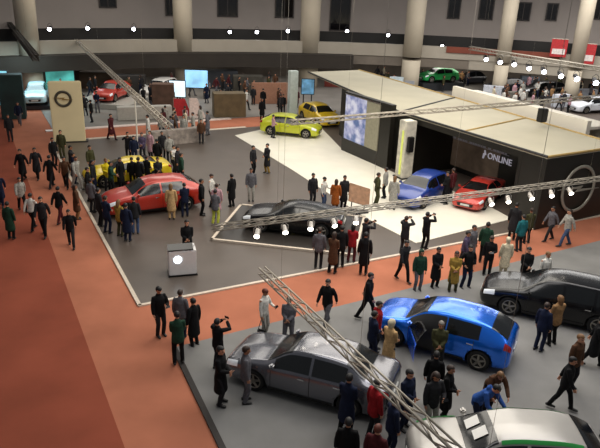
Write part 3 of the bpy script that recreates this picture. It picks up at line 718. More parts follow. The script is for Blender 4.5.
# ------------------------------------------------------------------ distant stands
LPL = mat('plinth_grey', 'a8a49c', rough=.6, noise=.08)
slab('display_plinth', at(113, 104), R(-8), (5.0, 5.0, .42), LPL, 'low pale plinth under the red hatchback past the totem', 'plinth')
slab('display_plinth', at(38, 105), R(18), (2.8, 4.6, .32), mat('plinth_dark', '1c2026', rough=.4, noise=.1), 'dark plinth under the cyan lit car behind the totem', 'plinth')
CY = mat('cyan_screen', '8fd8ee', emit=.9, noise=.35, scale=.9)
def screen(px, pyb, w, h, z0, m, label, rot=0, group=None):
    p = at(px, pyb); e = empty('video_screen', p, rot, label, 'screen', group)
    bm = bmesh.new(); box(bm, (0, 0, z0 + h / 2), (w, .12, h), bevel=.02); part('bezel', bm, BLACK, e)
    bm = bmesh.new(); box(bm, (0, -.07, z0 + h / 2), (w - .12, .03, h - .12)); part('display', bm, m, e)
    for s in (-1, 1):
        bm = bmesh.new(); tube(bm, [(s * w * .3, 0, .03), (s * w * .3, 0, z0 + .05)], .05, n=6, cap=False); part('post', bm, BLACK, e)
    OBST.append((p, rot, w / 2, .15)); return e
screen(62, 95, 2.6, 1.6, 1.0, mat('teal_screen', '4fa9a0', emit=.5, noise=.4, scale=.8), 'wide teal video screen behind the cyan lit car', R(8))  # emissive panel added for the cyan glow behind the car
screen(3, 112, 1.6, 2.8, .5, CY, 'tall cyan video screen beyond the red aisle')
screen(178, 104, 1.5, 1.5, .6, mat('white_screen', 'd2ecfa', emit=1.1, noise=.15, scale=1.2), 'bright square white video screen by the red and white banners')
screen(197, 99, 2.2, 1.7, 1.0, mat('blue_screen', '8fc4e8', emit=.9, noise=.35, scale=.9), 'pale blue video screen above the red and white banners')
screen(307, 108, 1.2, 1.4, 1.2, mat('navy_screen', '5f8fb0', emit=.5, noise=.6, scale=1.6), 'small blue video screen at the pavilion far corner')
def wedge(px, pyb, w, h, m, label, rot=0, lean=.5):
    p = at(px, pyb); e = empty('banner', p, rot, label, 'banner')
    bm = bmesh.new(); solid([(-w / 2, .0), (w / 2, .0), (w / 2 - lean, h), (-w / 2, h)], .05, on_face((0, 0, .08), (1, 0, 0)), bm); part('cloth', bm, m, e)
    bm = bmesh.new(); tube(bm, [(-w / 2, 0, .03), (-w / 2, 0, h + .15)], .035, n=6, cap=False); part('pole', bm, ALU, e)
wedge(183, 117, 1.4, 1.4, mat('red_banner', 'b3242a', rough=.7, noise=.15), 'red slanted banner on the stand beside the white one', R(10))
wedge(198, 119, 1.3, 1.6, mat('white_banner', 'd8c9c2', rough=.7, noise=.15), 'white slanted banner beside the red one', R(10), .7)
# white post banner and brown booth panel
slab('banner_column', at(292, 114), GRID, (.75, .5, 3.6), mat('banner_white', 'c2cdc8', rough=.7, noise=.08), 'tall white banner column behind the lime yellow hatchback', 'column')
slab('partition', at(270, 104), R(12), (3.4, .2, 1.9), mat('terracotta', 'a4765f', rough=.8, noise=.12), 'terracotta partition panel behind distant visitors', 'partition')
slab('counter', at(229, 116), R(15), (2.6, 1.4, 1.9), mat('olive_panel', '5e5038', rough=.8, noise=.25, scale=1.5), 'olive brown booth counter at the stand far edge', 'counter')
slab('counter', at(145, 119), R(20), (4.2, .8, 1.0), LPL, 'long pale counter behind the cross aisle', 'counter')
slab('kiosk_frame', at(164, 110), R(10), (1.8, 1.2, 2.2), mat('brown_kiosk', '5b4336', rough=.8, noise=.3, scale=2), 'brown kiosk in front of the white estate car', 'kiosk')
slab('barrier_counter', at(178, 144), R(33), (3.8, .6, 1.0), mat('mottled_counter', '8a8078', rough=.7, noise=.4, scale=3), 'mottled grey counter at the stand far edge beside the crowd', 'counter')
e = empty('flag_pole', at(138, 150), 0, 'thin white pole rising beside the yellow car', 'pole')
bm = bmesh.new(); tube(bm, [(0, 0, .03), (0, 0, 3.4)], .05, n=8, cap=False); part('pole', bm, WHITE, e)
bm = bmesh.new(); tube(bm, [(0, 0, .03), (0, 0, .07)], .25, n=14, cap=False); part('base', bm, WHITE, e)
for k, (x, y, w, h, c, lab) in enumerate(((568, 82, 1.6, 1.6, 'c8cbd6', 'pale banner panel under the red hanging banners'), (395, 96, 1.4, 1.9, 'b8c6cc', 'pale blue panel behind the cream pavilion roof'), (594, 92, 1.5, 2.2, 'c9ccd0', 'light grey panel in the distant hall under the red banner'), (345, 88, 4.5, 1.0, '7a3026', 'dark red panel behind the cream roof far end'), (408, 97, 1.0, 1.6, '8f9196', 'grey panel beside the pale blue one'))):
    slab('display_board', at(x, y), R(-8), (w, .15, h), mat('panel_%s' % c, c, rough=.7, noise=.2), lab, 'panel', z=.03)
for k, (x, y, w_, h_) in enumerate(((559, 48, 1.5, 1.7), (588, 54, 1.3, 1.9))):
    p_, a_ = hit(x, y, GR - .35); e = empty('hanging_banner', p_, -a_, ['red banner hanging on the parapet before the last slim pillar', 'red banner hanging on the parapet past the last slim pillar'][k], 'banner')
    bm = bmesh.new(); box(bm, (0, 0, 0), (w_, .05, h_)); part('cloth', bm, mat('hanging_red', 'a3262a', rough=.8, noise=.2), e)
    bm = bmesh.new(); box(bm, (0, -.03, -h_ * .2), (w_ * .8, .02, h_ * .3)); part('pale_patch', bm, mat('banner_patch', 'd0c4c0', rough=.8, noise=.2), e)
    bm = bmesh.new(); tube(bm, [(-w_ / 2, 0, h_ / 2), (w_ / 2, 0, h_ / 2)], .04, n=6, cap=False); part('rod', bm, ALU, e)
# low dark stand structures under the gallery
for k, (x, y, w, h, c) in enumerate(((68, 84, 3, 2.2, '3a2f28'), (97, 88, 3, 1.6, '4a3a2c'), (130, 92, 3, 1.6, '33302e'), (218, 88, 4, 1.8, '25282e'), (248, 92, 3, 1.6, '3c3830'), (448, 79, 5, 1.6, '2b2a2b'), (535, 76, 7, 1.7, '8d8478'), (484, 73, 6, 1.8, 'a09686'))):
    lab = ['dark brown booth behind the beige totem', 'brown booth between totem and red hatchback', 'dark grey booth beside the white estate car', 'navy booth beside the pale blue screen', 'olive dark booth behind distant visitors', 'black booth behind the green car', 'sand coloured booth under the lamp truss', 'tan booth under the slim pillar'][k]
    slab('booth', at(x, y), R(10 if x < 300 else -10), (w, 1.5, h), mat('booth_%s' % c, c, rough=.8, noise=.3, scale=.9), lab, 'booth')

slab('booth', at(15, 118), R(20), (1.7, 1.2, 3.3), mat('booth_teal', '16302f', rough=.7, noise=.4, scale=.8), 'tall dark teal booth at the red aisle far end', 'booth')
for k, (x, y, c, w_, h_) in enumerate(((493, 99, 'b9bcc4', 2.2, 1.3), (528, 90, '5c6470', 2.0, 1.5), (552, 86, '4a4f60', 1.8, 1.6), (584, 101, 'a8adb8', 2.2, 1.2), (515, 103, '6a655e', 2.2, 1.1), (560, 107, 'c2c6cf', 1.8, 1.2))):
    slab('counter', at(x, y), R(-12 + 8 * k), (w_, .8, h_), mat('counter_%s' % c, c, rough=.6, noise=.2), ['pale counter at the lamp truss start', 'slate counter under the lamp truss middle', 'blue grey counter under the lamp truss', 'pale grey counter near the silver car', 'brown grey counter by the dark grey car', 'white counter behind the white booth end'][k], 'counter')
# ------------------------------------------------------------------ people
def remesh(bm, voxel, it, ratio, mats, name):
    def mods(o):
        a = o.modifiers.new('r', 'REMESH'); a.mode = 'VOXEL'; a.voxel_size = voxel
        if it: s = o.modifiers.new('s', 'SMOOTH'); s.iterations = it; s.factor = .5
        d = o.modifiers.new('d', 'DECIMATE'); d.ratio = ratio
    bmesh.ops.recalc_face_normals(bm, faces=bm.faces[:])
    me = eval_mesh(bm, mats, mods, name)
    for p in me.polygons: p.use_smooth = True
    return me
def ik(a, b, l1, l2, pole):
    d = b - a; L_ = min(d.length, (l1 + l2) * .995); x = d.normalized(); b = a + x * L_
    c = (l1 * l1 - l2 * l2 + L_ * L_) / (2 * L_); h = math.sqrt(max(l1 * l1 - c * c, 0))
    p = (pole - x * pole.dot(x)).normalized()
    return a + x * c + p * h, b
def pose(lean=0, feet=((.10, 0), (-.10, 0)), hands=((.25, -.04, .82), (-.25, -.04, .82)), head=(0, 8), lift=(0, 0), twist=0, palm=None):
    J = {}; hip = Vector((0, 0, .92)); T = Matrix.Translation(hip) @ Matrix.Rotation(R(lean), 4, 'X') @ Matrix.Rotation(R(twist), 4, 'Z') @ Matrix.Translation(-hip)
    drop = .0
    J['T'] = T; fw = Vector((0, -1, 0))
    J['spine'] = [T @ Vector((0, y, z)) if z > .95 else Vector((0, y, z)) for y, z in ((.01, .82), (.01, .93), (0, 1.06), (-.005, 1.2), (0, 1.33), (.01, 1.42), (.015, 1.475))]
    J['neck'] = [T @ Vector((0, .015, 1.44)), T @ Vector((0, 0, 1.56))]
    hc = T @ Vector((0, -.012, 1.615))
    J['head'] = Matrix.Translation(hc) @ Matrix.Rotation(R(head[0]), 4, 'Z') @ Matrix.Rotation(R(lean * .5 + head[1]), 4, 'X')
    for i, s in ((0, 1), (1, -1)):
        hj = Vector((s * .09, .01, .90)); an = Vector((feet[i][0], feet[i][1] + .03, .085 + lift[i]))
        kn, an = ik(hj, an, .42, .415, Vector((s * .05, -1, 0))); J['leg%d' % i] = (hj, kn, an)
        sh = T @ Vector((s * .175, .012, 1.405)); w = Vector(hands[i])
        el, w = ik(sh, w, .285, .25, Vector((s * .6, .7, -.5))); J['arm%d' % i] = (sh, el, w)
        pn = Vector(palm[i]) if palm else Vector((-s, 0, 0))
        J['palm%d' % i] = pn
    return J
def add_hand(bm, w, el, pn, s):
    d = (w - el).normalized(); n = (pn - d * pn.dot(d)).normalized(); l = d.cross(n)
    if l.dot(Vector((0, -1, .4))) < 0: l = -l
    d = (d + n * .1).normalized()
    tube(bm, [w - d * .01, w + d * .045, w + d * .09], [(.026, .02), (.038, .016), (.04, .014)], n=10, ref=n)
    for k, (o, L_) in enumerate(((.032, .066), (.011, .076), (-.011, .07), (-.032, .056))):
        a = w + d * .085 + l * o; d1 = (d + n * (.25 + .08 * k) + l * o * 3).normalized(); d2_ = (d + n * (.8 + .1 * k)).normalized()
        tube(bm, [a, a + d1 * L_ * .5, a + d1 * L_ * .5 + d2_ * L_ * .5], [.0092, .0088, .0078], n=7)
    a = w + d * .03 + l * .03; d1 = (d * .75 + l * .65 + n * .3).normalized()
    tube(bm, [a, a + d1 * .04, a + d1 * .035 + (d * .9 + n * .4).normalized() * .035], [.012, .0105, .0088], n=7)
def body_mesh(J):
    bm = bmesh.new(); fr = Vector((0, -1, 0))
    tube(bm, J['spine'], [(.15, .10), (.155, .108), (.132, .095), (.14, .105), (.158, .108), (.13, .08), (.06, .06)], n=16, ref=fr)
    tube(bm, J['neck'], [.058, .052], n=12)
    M = J['head']
    ball(bm, M @ Vector((0, .012, .03)), (.076, .096, .092), M.to_3x3(), 18)
    tube(bm, [M @ Vector((0, -.012, .03)), M @ Vector((0, -.03, -.03)), M @ Vector((0, -.045, -.085))], [(.07, .075), (.058, .058), (.034, .036)], n=14, ref=M.to_3x3() @ Vector((0, -1, 0)))
    tube(bm, [M @ Vector((0, -.088, .025)), M @ Vector((0, -.106, -.02))], [.008, .014], n=8)
    for s in (1, -1):
        ball(bm, M @ Vector((s * .076, .012, .0)), (.012, .02, .033), M.to_3x3(), 10)
        tube(bm, [M @ Vector((s * .018, -.089, .033)), M @ Vector((s * .048, -.08, .035))], .009, n=6)
    ball(bm, M @ Vector((0, -.083, -.05)), (.024, .012, .011), M.to_3x3(), 8)
    for i, s in ((0, 1), (1, -1)):
        a, e, w = J['arm%d' % i]; tube(bm, [a, a.lerp(e, .4), e, e.lerp(w, .35), w], [.052, .046, .037, .036, .024], n=10)
        add_hand(bm, w, e, J['palm%d' % i], s)
        h, k, n_ = J['leg%d' % i]; tube(bm, [h, h.lerp(k, .4), k, k.lerp(n_, .35), n_], [.085, .075, .052, .054, .034], n=10)
        tube(bm, [n_ + Vector((0, .03, -.04)), n_ + Vector((0, -.13, -.055))], [.035, .03], n=8)
    me = remesh(bm, .0065, 2, .16, [SKIN], 'person')
    at_ = me.color_attributes.new('tint', 'FLOAT_COLOR', 'POINT'); Mi = M.inverted()
    for i, v in enumerate(me.vertices):
        p = Mi @ v.co; c = (1, 1, 1)
        if p.y < -.05 and abs(p.z) < .12:
            if abs(abs(p.x) - .032) < .016 and abs(p.z - .012) < .009: c = (.12, .1, .1)
            elif abs(abs(p.x) - .032) < .02 and abs(p.z - .036) < .007: c = (.3, .22, .18)
            elif abs(p.x) < .024 and abs(p.z + .05) < .01: c = (.75, .42, .4)
        at_.data[i].color = (*c, 1)
    return me
def top_mesh(J, kind):
    bm = bmesh.new(); fr = Vector((0, -1, 0)); T = J['T']; sp = J['spine']
    if kind == 'coat':
        tube(bm, [Vector((0, .0, .46)), Vector((0, .0, .65))] + sp, [(.215, .17), (.205, .16), (.19, .148), (.182, .138), (.162, .128), (.168, .135), (.178, .134), (.128, .1), (.075, .075)], n=18, ref=fr)
    elif kind == 'gown':
        tube(bm, [Vector((0, .0, .12)), Vector((0, .0, .5))] + sp, [(.26, .22), (.22, .18), (.19, .15), (.185, .14), (.165, .13), (.168, .135), (.178, .134), (.128, .1), (.075, .075)], n=18, ref=fr)
    elif kind == 'shirt':
        tube(bm, [Vector((0, .01, .84))] + sp[1:], [(.168, .12), (.17, .122), (.15, .112), (.155, .12), (.166, .12), (.12, .09), (.066, .066)], n=18, ref=fr)
    else:
        tube(bm, [Vector((0, .01, .78))] + sp[1:], [(.185, .135), (.185, .138), (.168, .13), (.175, .138), (.18, .136), (.13, .1), (.078, .078)], n=18, ref=fr)
    th = 0 if kind == 'shirt' else .012
    for i, s in ((0, 1), (1, -1)):
        a, e, w = J['arm%d' % i]; b = T @ Vector((s * .10, .012, 1.40)); d = (w - e).normalized()
        tube(bm, [b, a + (b - a) * .12, a.lerp(e, .4), e, e.lerp(w, .4), w - d * .01], [.05, .058 + th, .058 + th, .05 + th, .046 + th, .036 + th], n=10)
    nk = J['neck']; tube(bm, [sp[-2], sp[-1].lerp(nk[1], .35)], [.09, .069], n=12)
    if kind == 'hooded': ball(bm, T @ Vector((0, .1, 1.45)), (.1, .06, .075), n=10)
    return remesh(bm, .014, 4, .30, [CLOTH], 'top')
def bottom_mesh(J, kind):
    bm = bmesh.new(); fr = Vector((0, -1, 0)); sp = J['spine']
    tube(bm, [Vector((0, .012, .84)), Vector((0, .012, .92)), sp[2].lerp(sp[1], .4)], [(.165, .12), (.168, .12), (.15, .11)], n=16, ref=fr)
    for i in (0, 1):
        h, k, n_ = J['leg%d' % i]; tube(bm, [h + Vector((0, 0, .0)), h.lerp(k, .35), k, k.lerp(n_, .4), n_ + Vector((0, 0, -.03))], [.098, .09, .068, .066, .058], n=12)
    return remesh(bm, .014, 4, .30, [CLOTH], 'trousers')
def shoe_mesh(J, i):
    n_ = J['leg%d' % i][2]; bm = bmesh.new()
    z = n_.z - .085
    tube(bm, [Vector((n_.x, n_.y + .06, z + .045)), Vector((n_.x, n_.y, z + .05)), Vector((n_.x, n_.y - .1, z + .038)), Vector((n_.x, n_.y - .17, z + .03))], [(.036, .044), (.042, .05), (.047, .037), (.036, .026)], n=12, ref=(0, 0, 1))
    tube(bm, [n_ + Vector((0, 0, .02)), n_ + Vector((0, .0, -.05))], [.044, .046], n=10)
    for v in bm.verts: v.co.z = max(v.co.z, z)
    return mesh(bm, 'shoe', SHOE, True)
def hair_mesh(kind):
    bm = bmesh.new()
    bmesh.ops.create_uvsphere(bm, u_segments=22, v_segments=16, radius=1)
    for v in bm.verts:
        p = v.co; p = Vector((p.x * .088, p.y * .11 + .016, p.z * .106 + .035))
        if kind in ('scarf', 'hood'):
            p = Vector((p.x * 1.1, p.y * 1.08, p.z * 1.08 - .005))
            if p.y < -.045 and abs(p.x) < .055 and p.z < .08: p = Vector((p.x, p.y * .25, p.z))
            if p.z < -.02: p = Vector((p.x * (1.0 + (-.02 - p.z) * 5), p.y * (1 + (-.02 - p.z) * 3), p.z * 1.9))
        else:
            if p.y < -.02 and p.z < .062: p = Vector((p.x * .7, p.y * .3, p.z * .6 + .03))
            elif p.z < -.025 and kind != 'long': p = Vector((p.x * .75, p.y * .82, p.z * .7))
            if kind == 'long' and p.y > -.005 and p.z < .02: p = Vector((p.x * 1.08, p.y * 1.0 + .01, .02 + (p.z - .02) * 3.0))
            if kind == 'cap' and p.y < -.075: p = Vector((p.x, p.y - .05, .068))
        v.co = p
    for f in bm.faces: f.smooth = True
    return mesh(bm, 'hair', HAIR if kind in ('short', 'long') else CLOTH, True)
HAIRS = {k: hair_mesh(k) for k in ('short', 'long', 'scarf', 'cap')}
POSES = {
 'stand': dict(), 
 'walk': dict(feet=((.08, -.30), (-.08, .28)), lift=(.0, .035), hands=((.25, .20, .86), (-.25, -.24, .88)), lean=3),
 'phone': dict(hands=((.08, -.34, 1.50), (-.08, -.34, 1.50)), head=(0, 4), lean=-2),
 'clasp': dict(hands=((.03, -.22, 1.02), (-.03, -.23, 1.05)), feet=((.13, .02), (-.11, -.03))),
 'hips': dict(hands=((.21, -.09, 1.0), (-.21, -.09, 1.0)), feet=((.15, 0), (-.15, 0))),
 'point': dict(hands=((.25, -.04, .82), (-.22, -.50, 1.28)), head=(-12, 10)),
 'lean': dict(lean=38, hands=((.22, -.62, .92), (-.2, -.60, .90)), head=(0, 14), feet=((.1, .05), (-.1, -.08))),
 'text': dict(hands=((.10, -.30, 1.16), (-.24, -.06, .83)), head=(4, 28)),
}
TM = {}
def get(pn, part_, fn):
    k = (pn, part_)
    if k not in TM: TM[k] = fn()
    return TM[k]
JP = {k: pose(**v) for k, v in POSES.items()}
COLS = {'black': '101012', 'charcoal': '232326', 'navy': '161d33', 'grey': '5c5b60', 'light grey': '98968f', 'white': 'c9c6bf', 'beige': 'b59468', 'brown': '4d3424', 'tan': '8a6a48', 'red': '8e1a20', 'blue': '2a4f93', 'denim': '3d4d6b',
        'olive': '3d3d26', 'green': '1e3a2c', 'teal': '1d5f66', 'yellow': 'd2bc20', 'lime': 'b3b84a', 'purple': '4a4058', 'orange': '9a5220', 'cream': 'c9bda3', 'maroon': '4a1c20', 'gold': '8f7434', 'pink': 'b08a92'}
HAIRC = {'k': '0d0a09', 'b': '2b1b12', 'l': '6d4d2c', 'g': '77726c', 'r': '5a2616'}
SKINC = ['c08a6c', 'b47d60', 'c99477', 'a87558']
DIRS = {}
n_people = 0
PH = {'stand': 'standing', 'walk': 'walking', 'phone': 'holding up a phone', 'clasp': 'hands together', 'hips': 'hands on hips', 'point': 'pointing', 'lean': 'leaning forward', 'text': 'checking a phone'}
LABELS = {}
PHONE = None
def clear(p, r, strict=False):
    p = Vector((p[0], p[1], 0)); p0 = p.copy()
    for it in range(60):
        mv = Vector((0, 0, 0)); worst = 0
        for c, h_, a, b in OBST:
            d = p - c
            if d.length > 6: continue
            lx = d.x * math.cos(h_) + d.y * math.sin(h_); ly = -d.x * math.sin(h_) + d.y * math.cos(h_)
            ox, oy = a + r - abs(lx), b + r - abs(ly)
            if ox > 0 and oy > 0:
                worst = max(worst, min(ox, oy))
                q = (math.copysign(ox + .01, lx), 0) if ox < oy else (0, math.copysign(oy + .01, ly))
                mv += Vector((q[0] * math.cos(h_) - q[1] * math.sin(h_), q[0] * math.sin(h_) + q[1] * math.cos(h_), 0))
        for c, rr_ in PEOPLE:
            d = p - c; m_ = r + rr_ - .02
            if d.length < m_:
                mv += (d.normalized() if d.length > 1e-4 else Vector((1, 0, 0))) * (m_ - d.length + .01)
        if mv.length < 1e-4: break
        p = p + mv * (.7 if it > 5 else 1)
    if strict and (worst > .03 or mv.length > .1): return None
    PEOPLE.append((p.copy(), r)); return p
def person(x, y, pn, face, top, bottom, hair='short k', loc='', z=0., s=None, group=None, world=None, label=None):
    global n_people, PHONE
    rnd = random.Random(n_people * 13 + 5); n_people += 1
    J = JP[pn]; tc, tk = top.rsplit(' ', 1)
    s = s or rnd.uniform(.96, 1.04)
    lab = label or ('person in %s %s %s %s' % (tc, tk, PH[pn], loc))
    e = link('person', get(pn, 'body', lambda: body_mesh(J)), None, lab, 'person', group, color=rnd.choice(SKINC))
    p = world if world is not None else at(x, y, z)
    if world is None: p = clear(p, .38 if pn == 'walk' else .45 if pn == 'lean' else .34)
    e.location = Vector((p[0], p[1], z)); e.rotation_euler = (0, 0, R(face)); e.scale = (s * 1.02, s * 1.02, s)
    kind = {'coat': 'coat', 'gown': 'gown', 'dress': 'gown', 'shirt': 'shirt', 'hoodie': 'hooded', 'sweater': 'shirt'}.get(tk, 'jacket')
    link(tk, get(pn, kind, lambda: top_mesh(J, kind)), e, color=COLS[tc])
    link('trousers', get(pn, 'trousers', lambda: bottom_mesh(J, 0)), e, color=COLS[bottom])
    for i in (0, 1): link('shoe', get(pn, 'shoe%d' % i, lambda: shoe_mesh(J, i)), e)
    if hair != 'bald':
        hk, hc = hair.split()
        o = link({'scarf': 'headscarf', 'cap': 'cap'}.get(hk, 'hair'), HAIRS[hk], e, color=HAIRC.get(hc) or COLS[hc]); o.matrix_local = J['head']
    LABELS.setdefault(lab, []).append(e)
    if pn in ('phone', 'text'):
        a, el, w = J['arm1'] if pn == 'phone' else J['arm0']
        if PHONE is None:
            bm = bmesh.new(); box(bm, (0, 0, 0), (.15, .012, .075), bevel=.003); PHONE = mesh(bm, 'phone', mat('phone_black', '0c0d10', rough=.2, noise=.1))
        q = (J['arm0'][2] + J['arm1'][2]) / 2 + Vector((0, -.10, .06)) if pn == 'phone' else w + Vector((-.02, -.1, .035))
        o = link('phone', PHONE, None, 'dark phone held by the person ' + (loc or 'there'), 'phone', 'phones' if group else None)
        if group: o['group'] = group + ' phones'
        o.location = Matrix.Translation(e.location) @ Matrix.Rotation(R(face), 4, 'Z') @ (q * s); o.rotation_euler = (R(-40 if pn == 'text' else 0), 0, R(face))
    return e
ST, LO, WS = .031, .051, .051
# corner of the lower stand, grey sedan
person(161, 336, 'text', 40, 'black jacket', 'charcoal', 'short k', 'on the red aisle by the lower stand')
person(176, 337, 'stand', 170, 'grey jacket', 'navy', 'short b', 'between two dark figures at the lower stand corner')
person(190, 343, 'stand', 230, 'black coat', 'black', 'short k', 'on the red aisle nearest the grey sedan')
person(179, 363, 'clasp', 200, 'green jacket', 'black', 'short k', 'on the edge of the lower stand', z=LO)
person(231, 372, 'phone', 150, 'black jacket', 'charcoal', 'short k', 'photographing past the grey sedan bonnet', z=LO)
person(221, 404, 'clasp', 75, 'black coat', 'charcoal', 'short k', 'by the grey sedan front wheel', z=LO)
person(234, 399, 'stand', 100, 'grey jacket', 'grey', 'short b', 'beside the grey sedan front bumper', z=LO)
WSH = person(264, 337, 'text', 60, 'white shirt', 'light grey', 'short r', 'behind the grey sedan bonnet', z=LO)
person(288, 345, 'clasp', -10, 'grey jacket', 'grey', 'short b', 'behind the grey sedan windshield', z=LO)
person(326, 326, 'walk', -30, 'black jacket', 'grey', 'short k', 'behind the sloping truss on the lower stand', z=LO)
person(368, 320, 'walk', 70, 'black jacket', 'black', 'short k', 'at the lower stand edge past the blue hatchback', z=LO)
person(379, 345, 'stand', 75, 'red hoodie', 'charcoal', 'short k', 'at the blue hatchback front bumper', z=LO)
person(371, 360, 'clasp', 110, 'navy jacket', 'navy', 'short k', 'below the red hoodie near the blue hatchback', z=LO)
person(386, 372, 'clasp', 130, 'beige coat', 'charcoal', 'scarf cream', 'with pale headscarf by the blue hatchback wheel', z=LO)
person(435, 372, 'clasp', -10, 'olive jacket', 'charcoal', 'short g', 'at the open door of the blue hatchback', z=LO)
person(430, 404, 'stand', 165, 'black jacket', 'black', 'short k', 'facing the blue hatchback open door', z=LO)
person(443, 420, 'clasp', 60, 'black coat', 'black', 'short b', 'beside the white and green car bonnet', z=LO)
person(455, 423, 'lean', 40, 'blue hoodie', 'navy', 'short k', 'over the white and green bonnet', z=LO)
person(480, 419, 'lean', 5, 'brown coat', 'black', 'long l', 'over the white and green car windshield', z=LO)
person(403, 428, 'clasp', 40, 'navy coat', 'navy', 'short k', 'behind the sloping truss lower end', z=LO)
person(421, 444, 'text', 20, 'charcoal jacket', 'light grey', 'long b', 'below the sloping truss lower end', z=LO)
person(345, 434, 'clasp', 150, 'navy coat', 'black', 'short k', 'at the grey sedan rear wheel', z=LO)
person(363, 418, 'stand', 120, 'red jacket', 'charcoal', 'short k', 'behind the grey sedan tail', z=LO)
person(377, 438, 'text', 110, 'navy jacket', 'navy', 'short k', 'below the red jacket behind the grey sedan', z=LO)
person(344, 480, 'stand', 170, 'black jacket', 'black', 'short k', 'cut off by the lower frame edge', z=LO, label='person in black jacket, only head and shoulders showing below the grey sedan tail')
person(361, 486, 'stand', 150, 'maroon jacket', 'black', 'short r', '', z=LO, label='person in maroon jacket, only the head showing below the grey sedan tail')
person(538, 350, 'stand', 130, 'navy jacket', 'navy', 'short b', 'in front of the black estate car doors', z=LO)
person(549, 345, 'clasp', 200, 'tan jacket', 'black', 'long l', 'beside the navy jacket by the black estate car', z=LO)
person(569, 388, 'stand', 30, 'brown jacket', 'charcoal', 'short l', 'just behind the walking black suit', z=LO)
person(560, 409, 'walk', 60, 'black jacket', 'black', 'short k', 'across the lower stand toward the white and green car', z=LO)
person(590, 366, 'walk', 60, 'black coat', 'black', 'short k', 'near the black estate car tail', z=LO)
person(604, 436, 'stand', 60, 'navy jacket', 'denim', 'short k', '', z=LO, label='person in navy jacket, half cut off, past the white and green car tail')
person(521, 293, 'clasp', 0, 'black jacket', 'black', 'short k', 'behind the black estate car windshield', z=LO)
person(536, 294, 'stand', 20, 'white shirt', 'charcoal', 'short l', 'behind the black estate car roof', z=LO)
bag = empty('shoulder_bag', WSH.location + Matrix.Rotation(R(60), 3, 'Z') @ Vector((-.27, -.10, -.55)), R(60 + 90), 'black bag held low by the white shirted person behind the grey sedan bonnet', 'bag')
bm = bmesh.new(); box(bm, (0, 0, .78), (.34, .12, .42), bevel=.05); part('pouch', bm, mat('bag_black', '101012', rough=.7, noise=.2), bag)
bm = bmesh.new(); tube(bm, [(-.14, 0, .95), (-.05, 0, 1.3), (.05, 0, 1.3), (.14, 0, .95)], .012, n=6, cap=False); part('strap', bm, BLACK, bag)
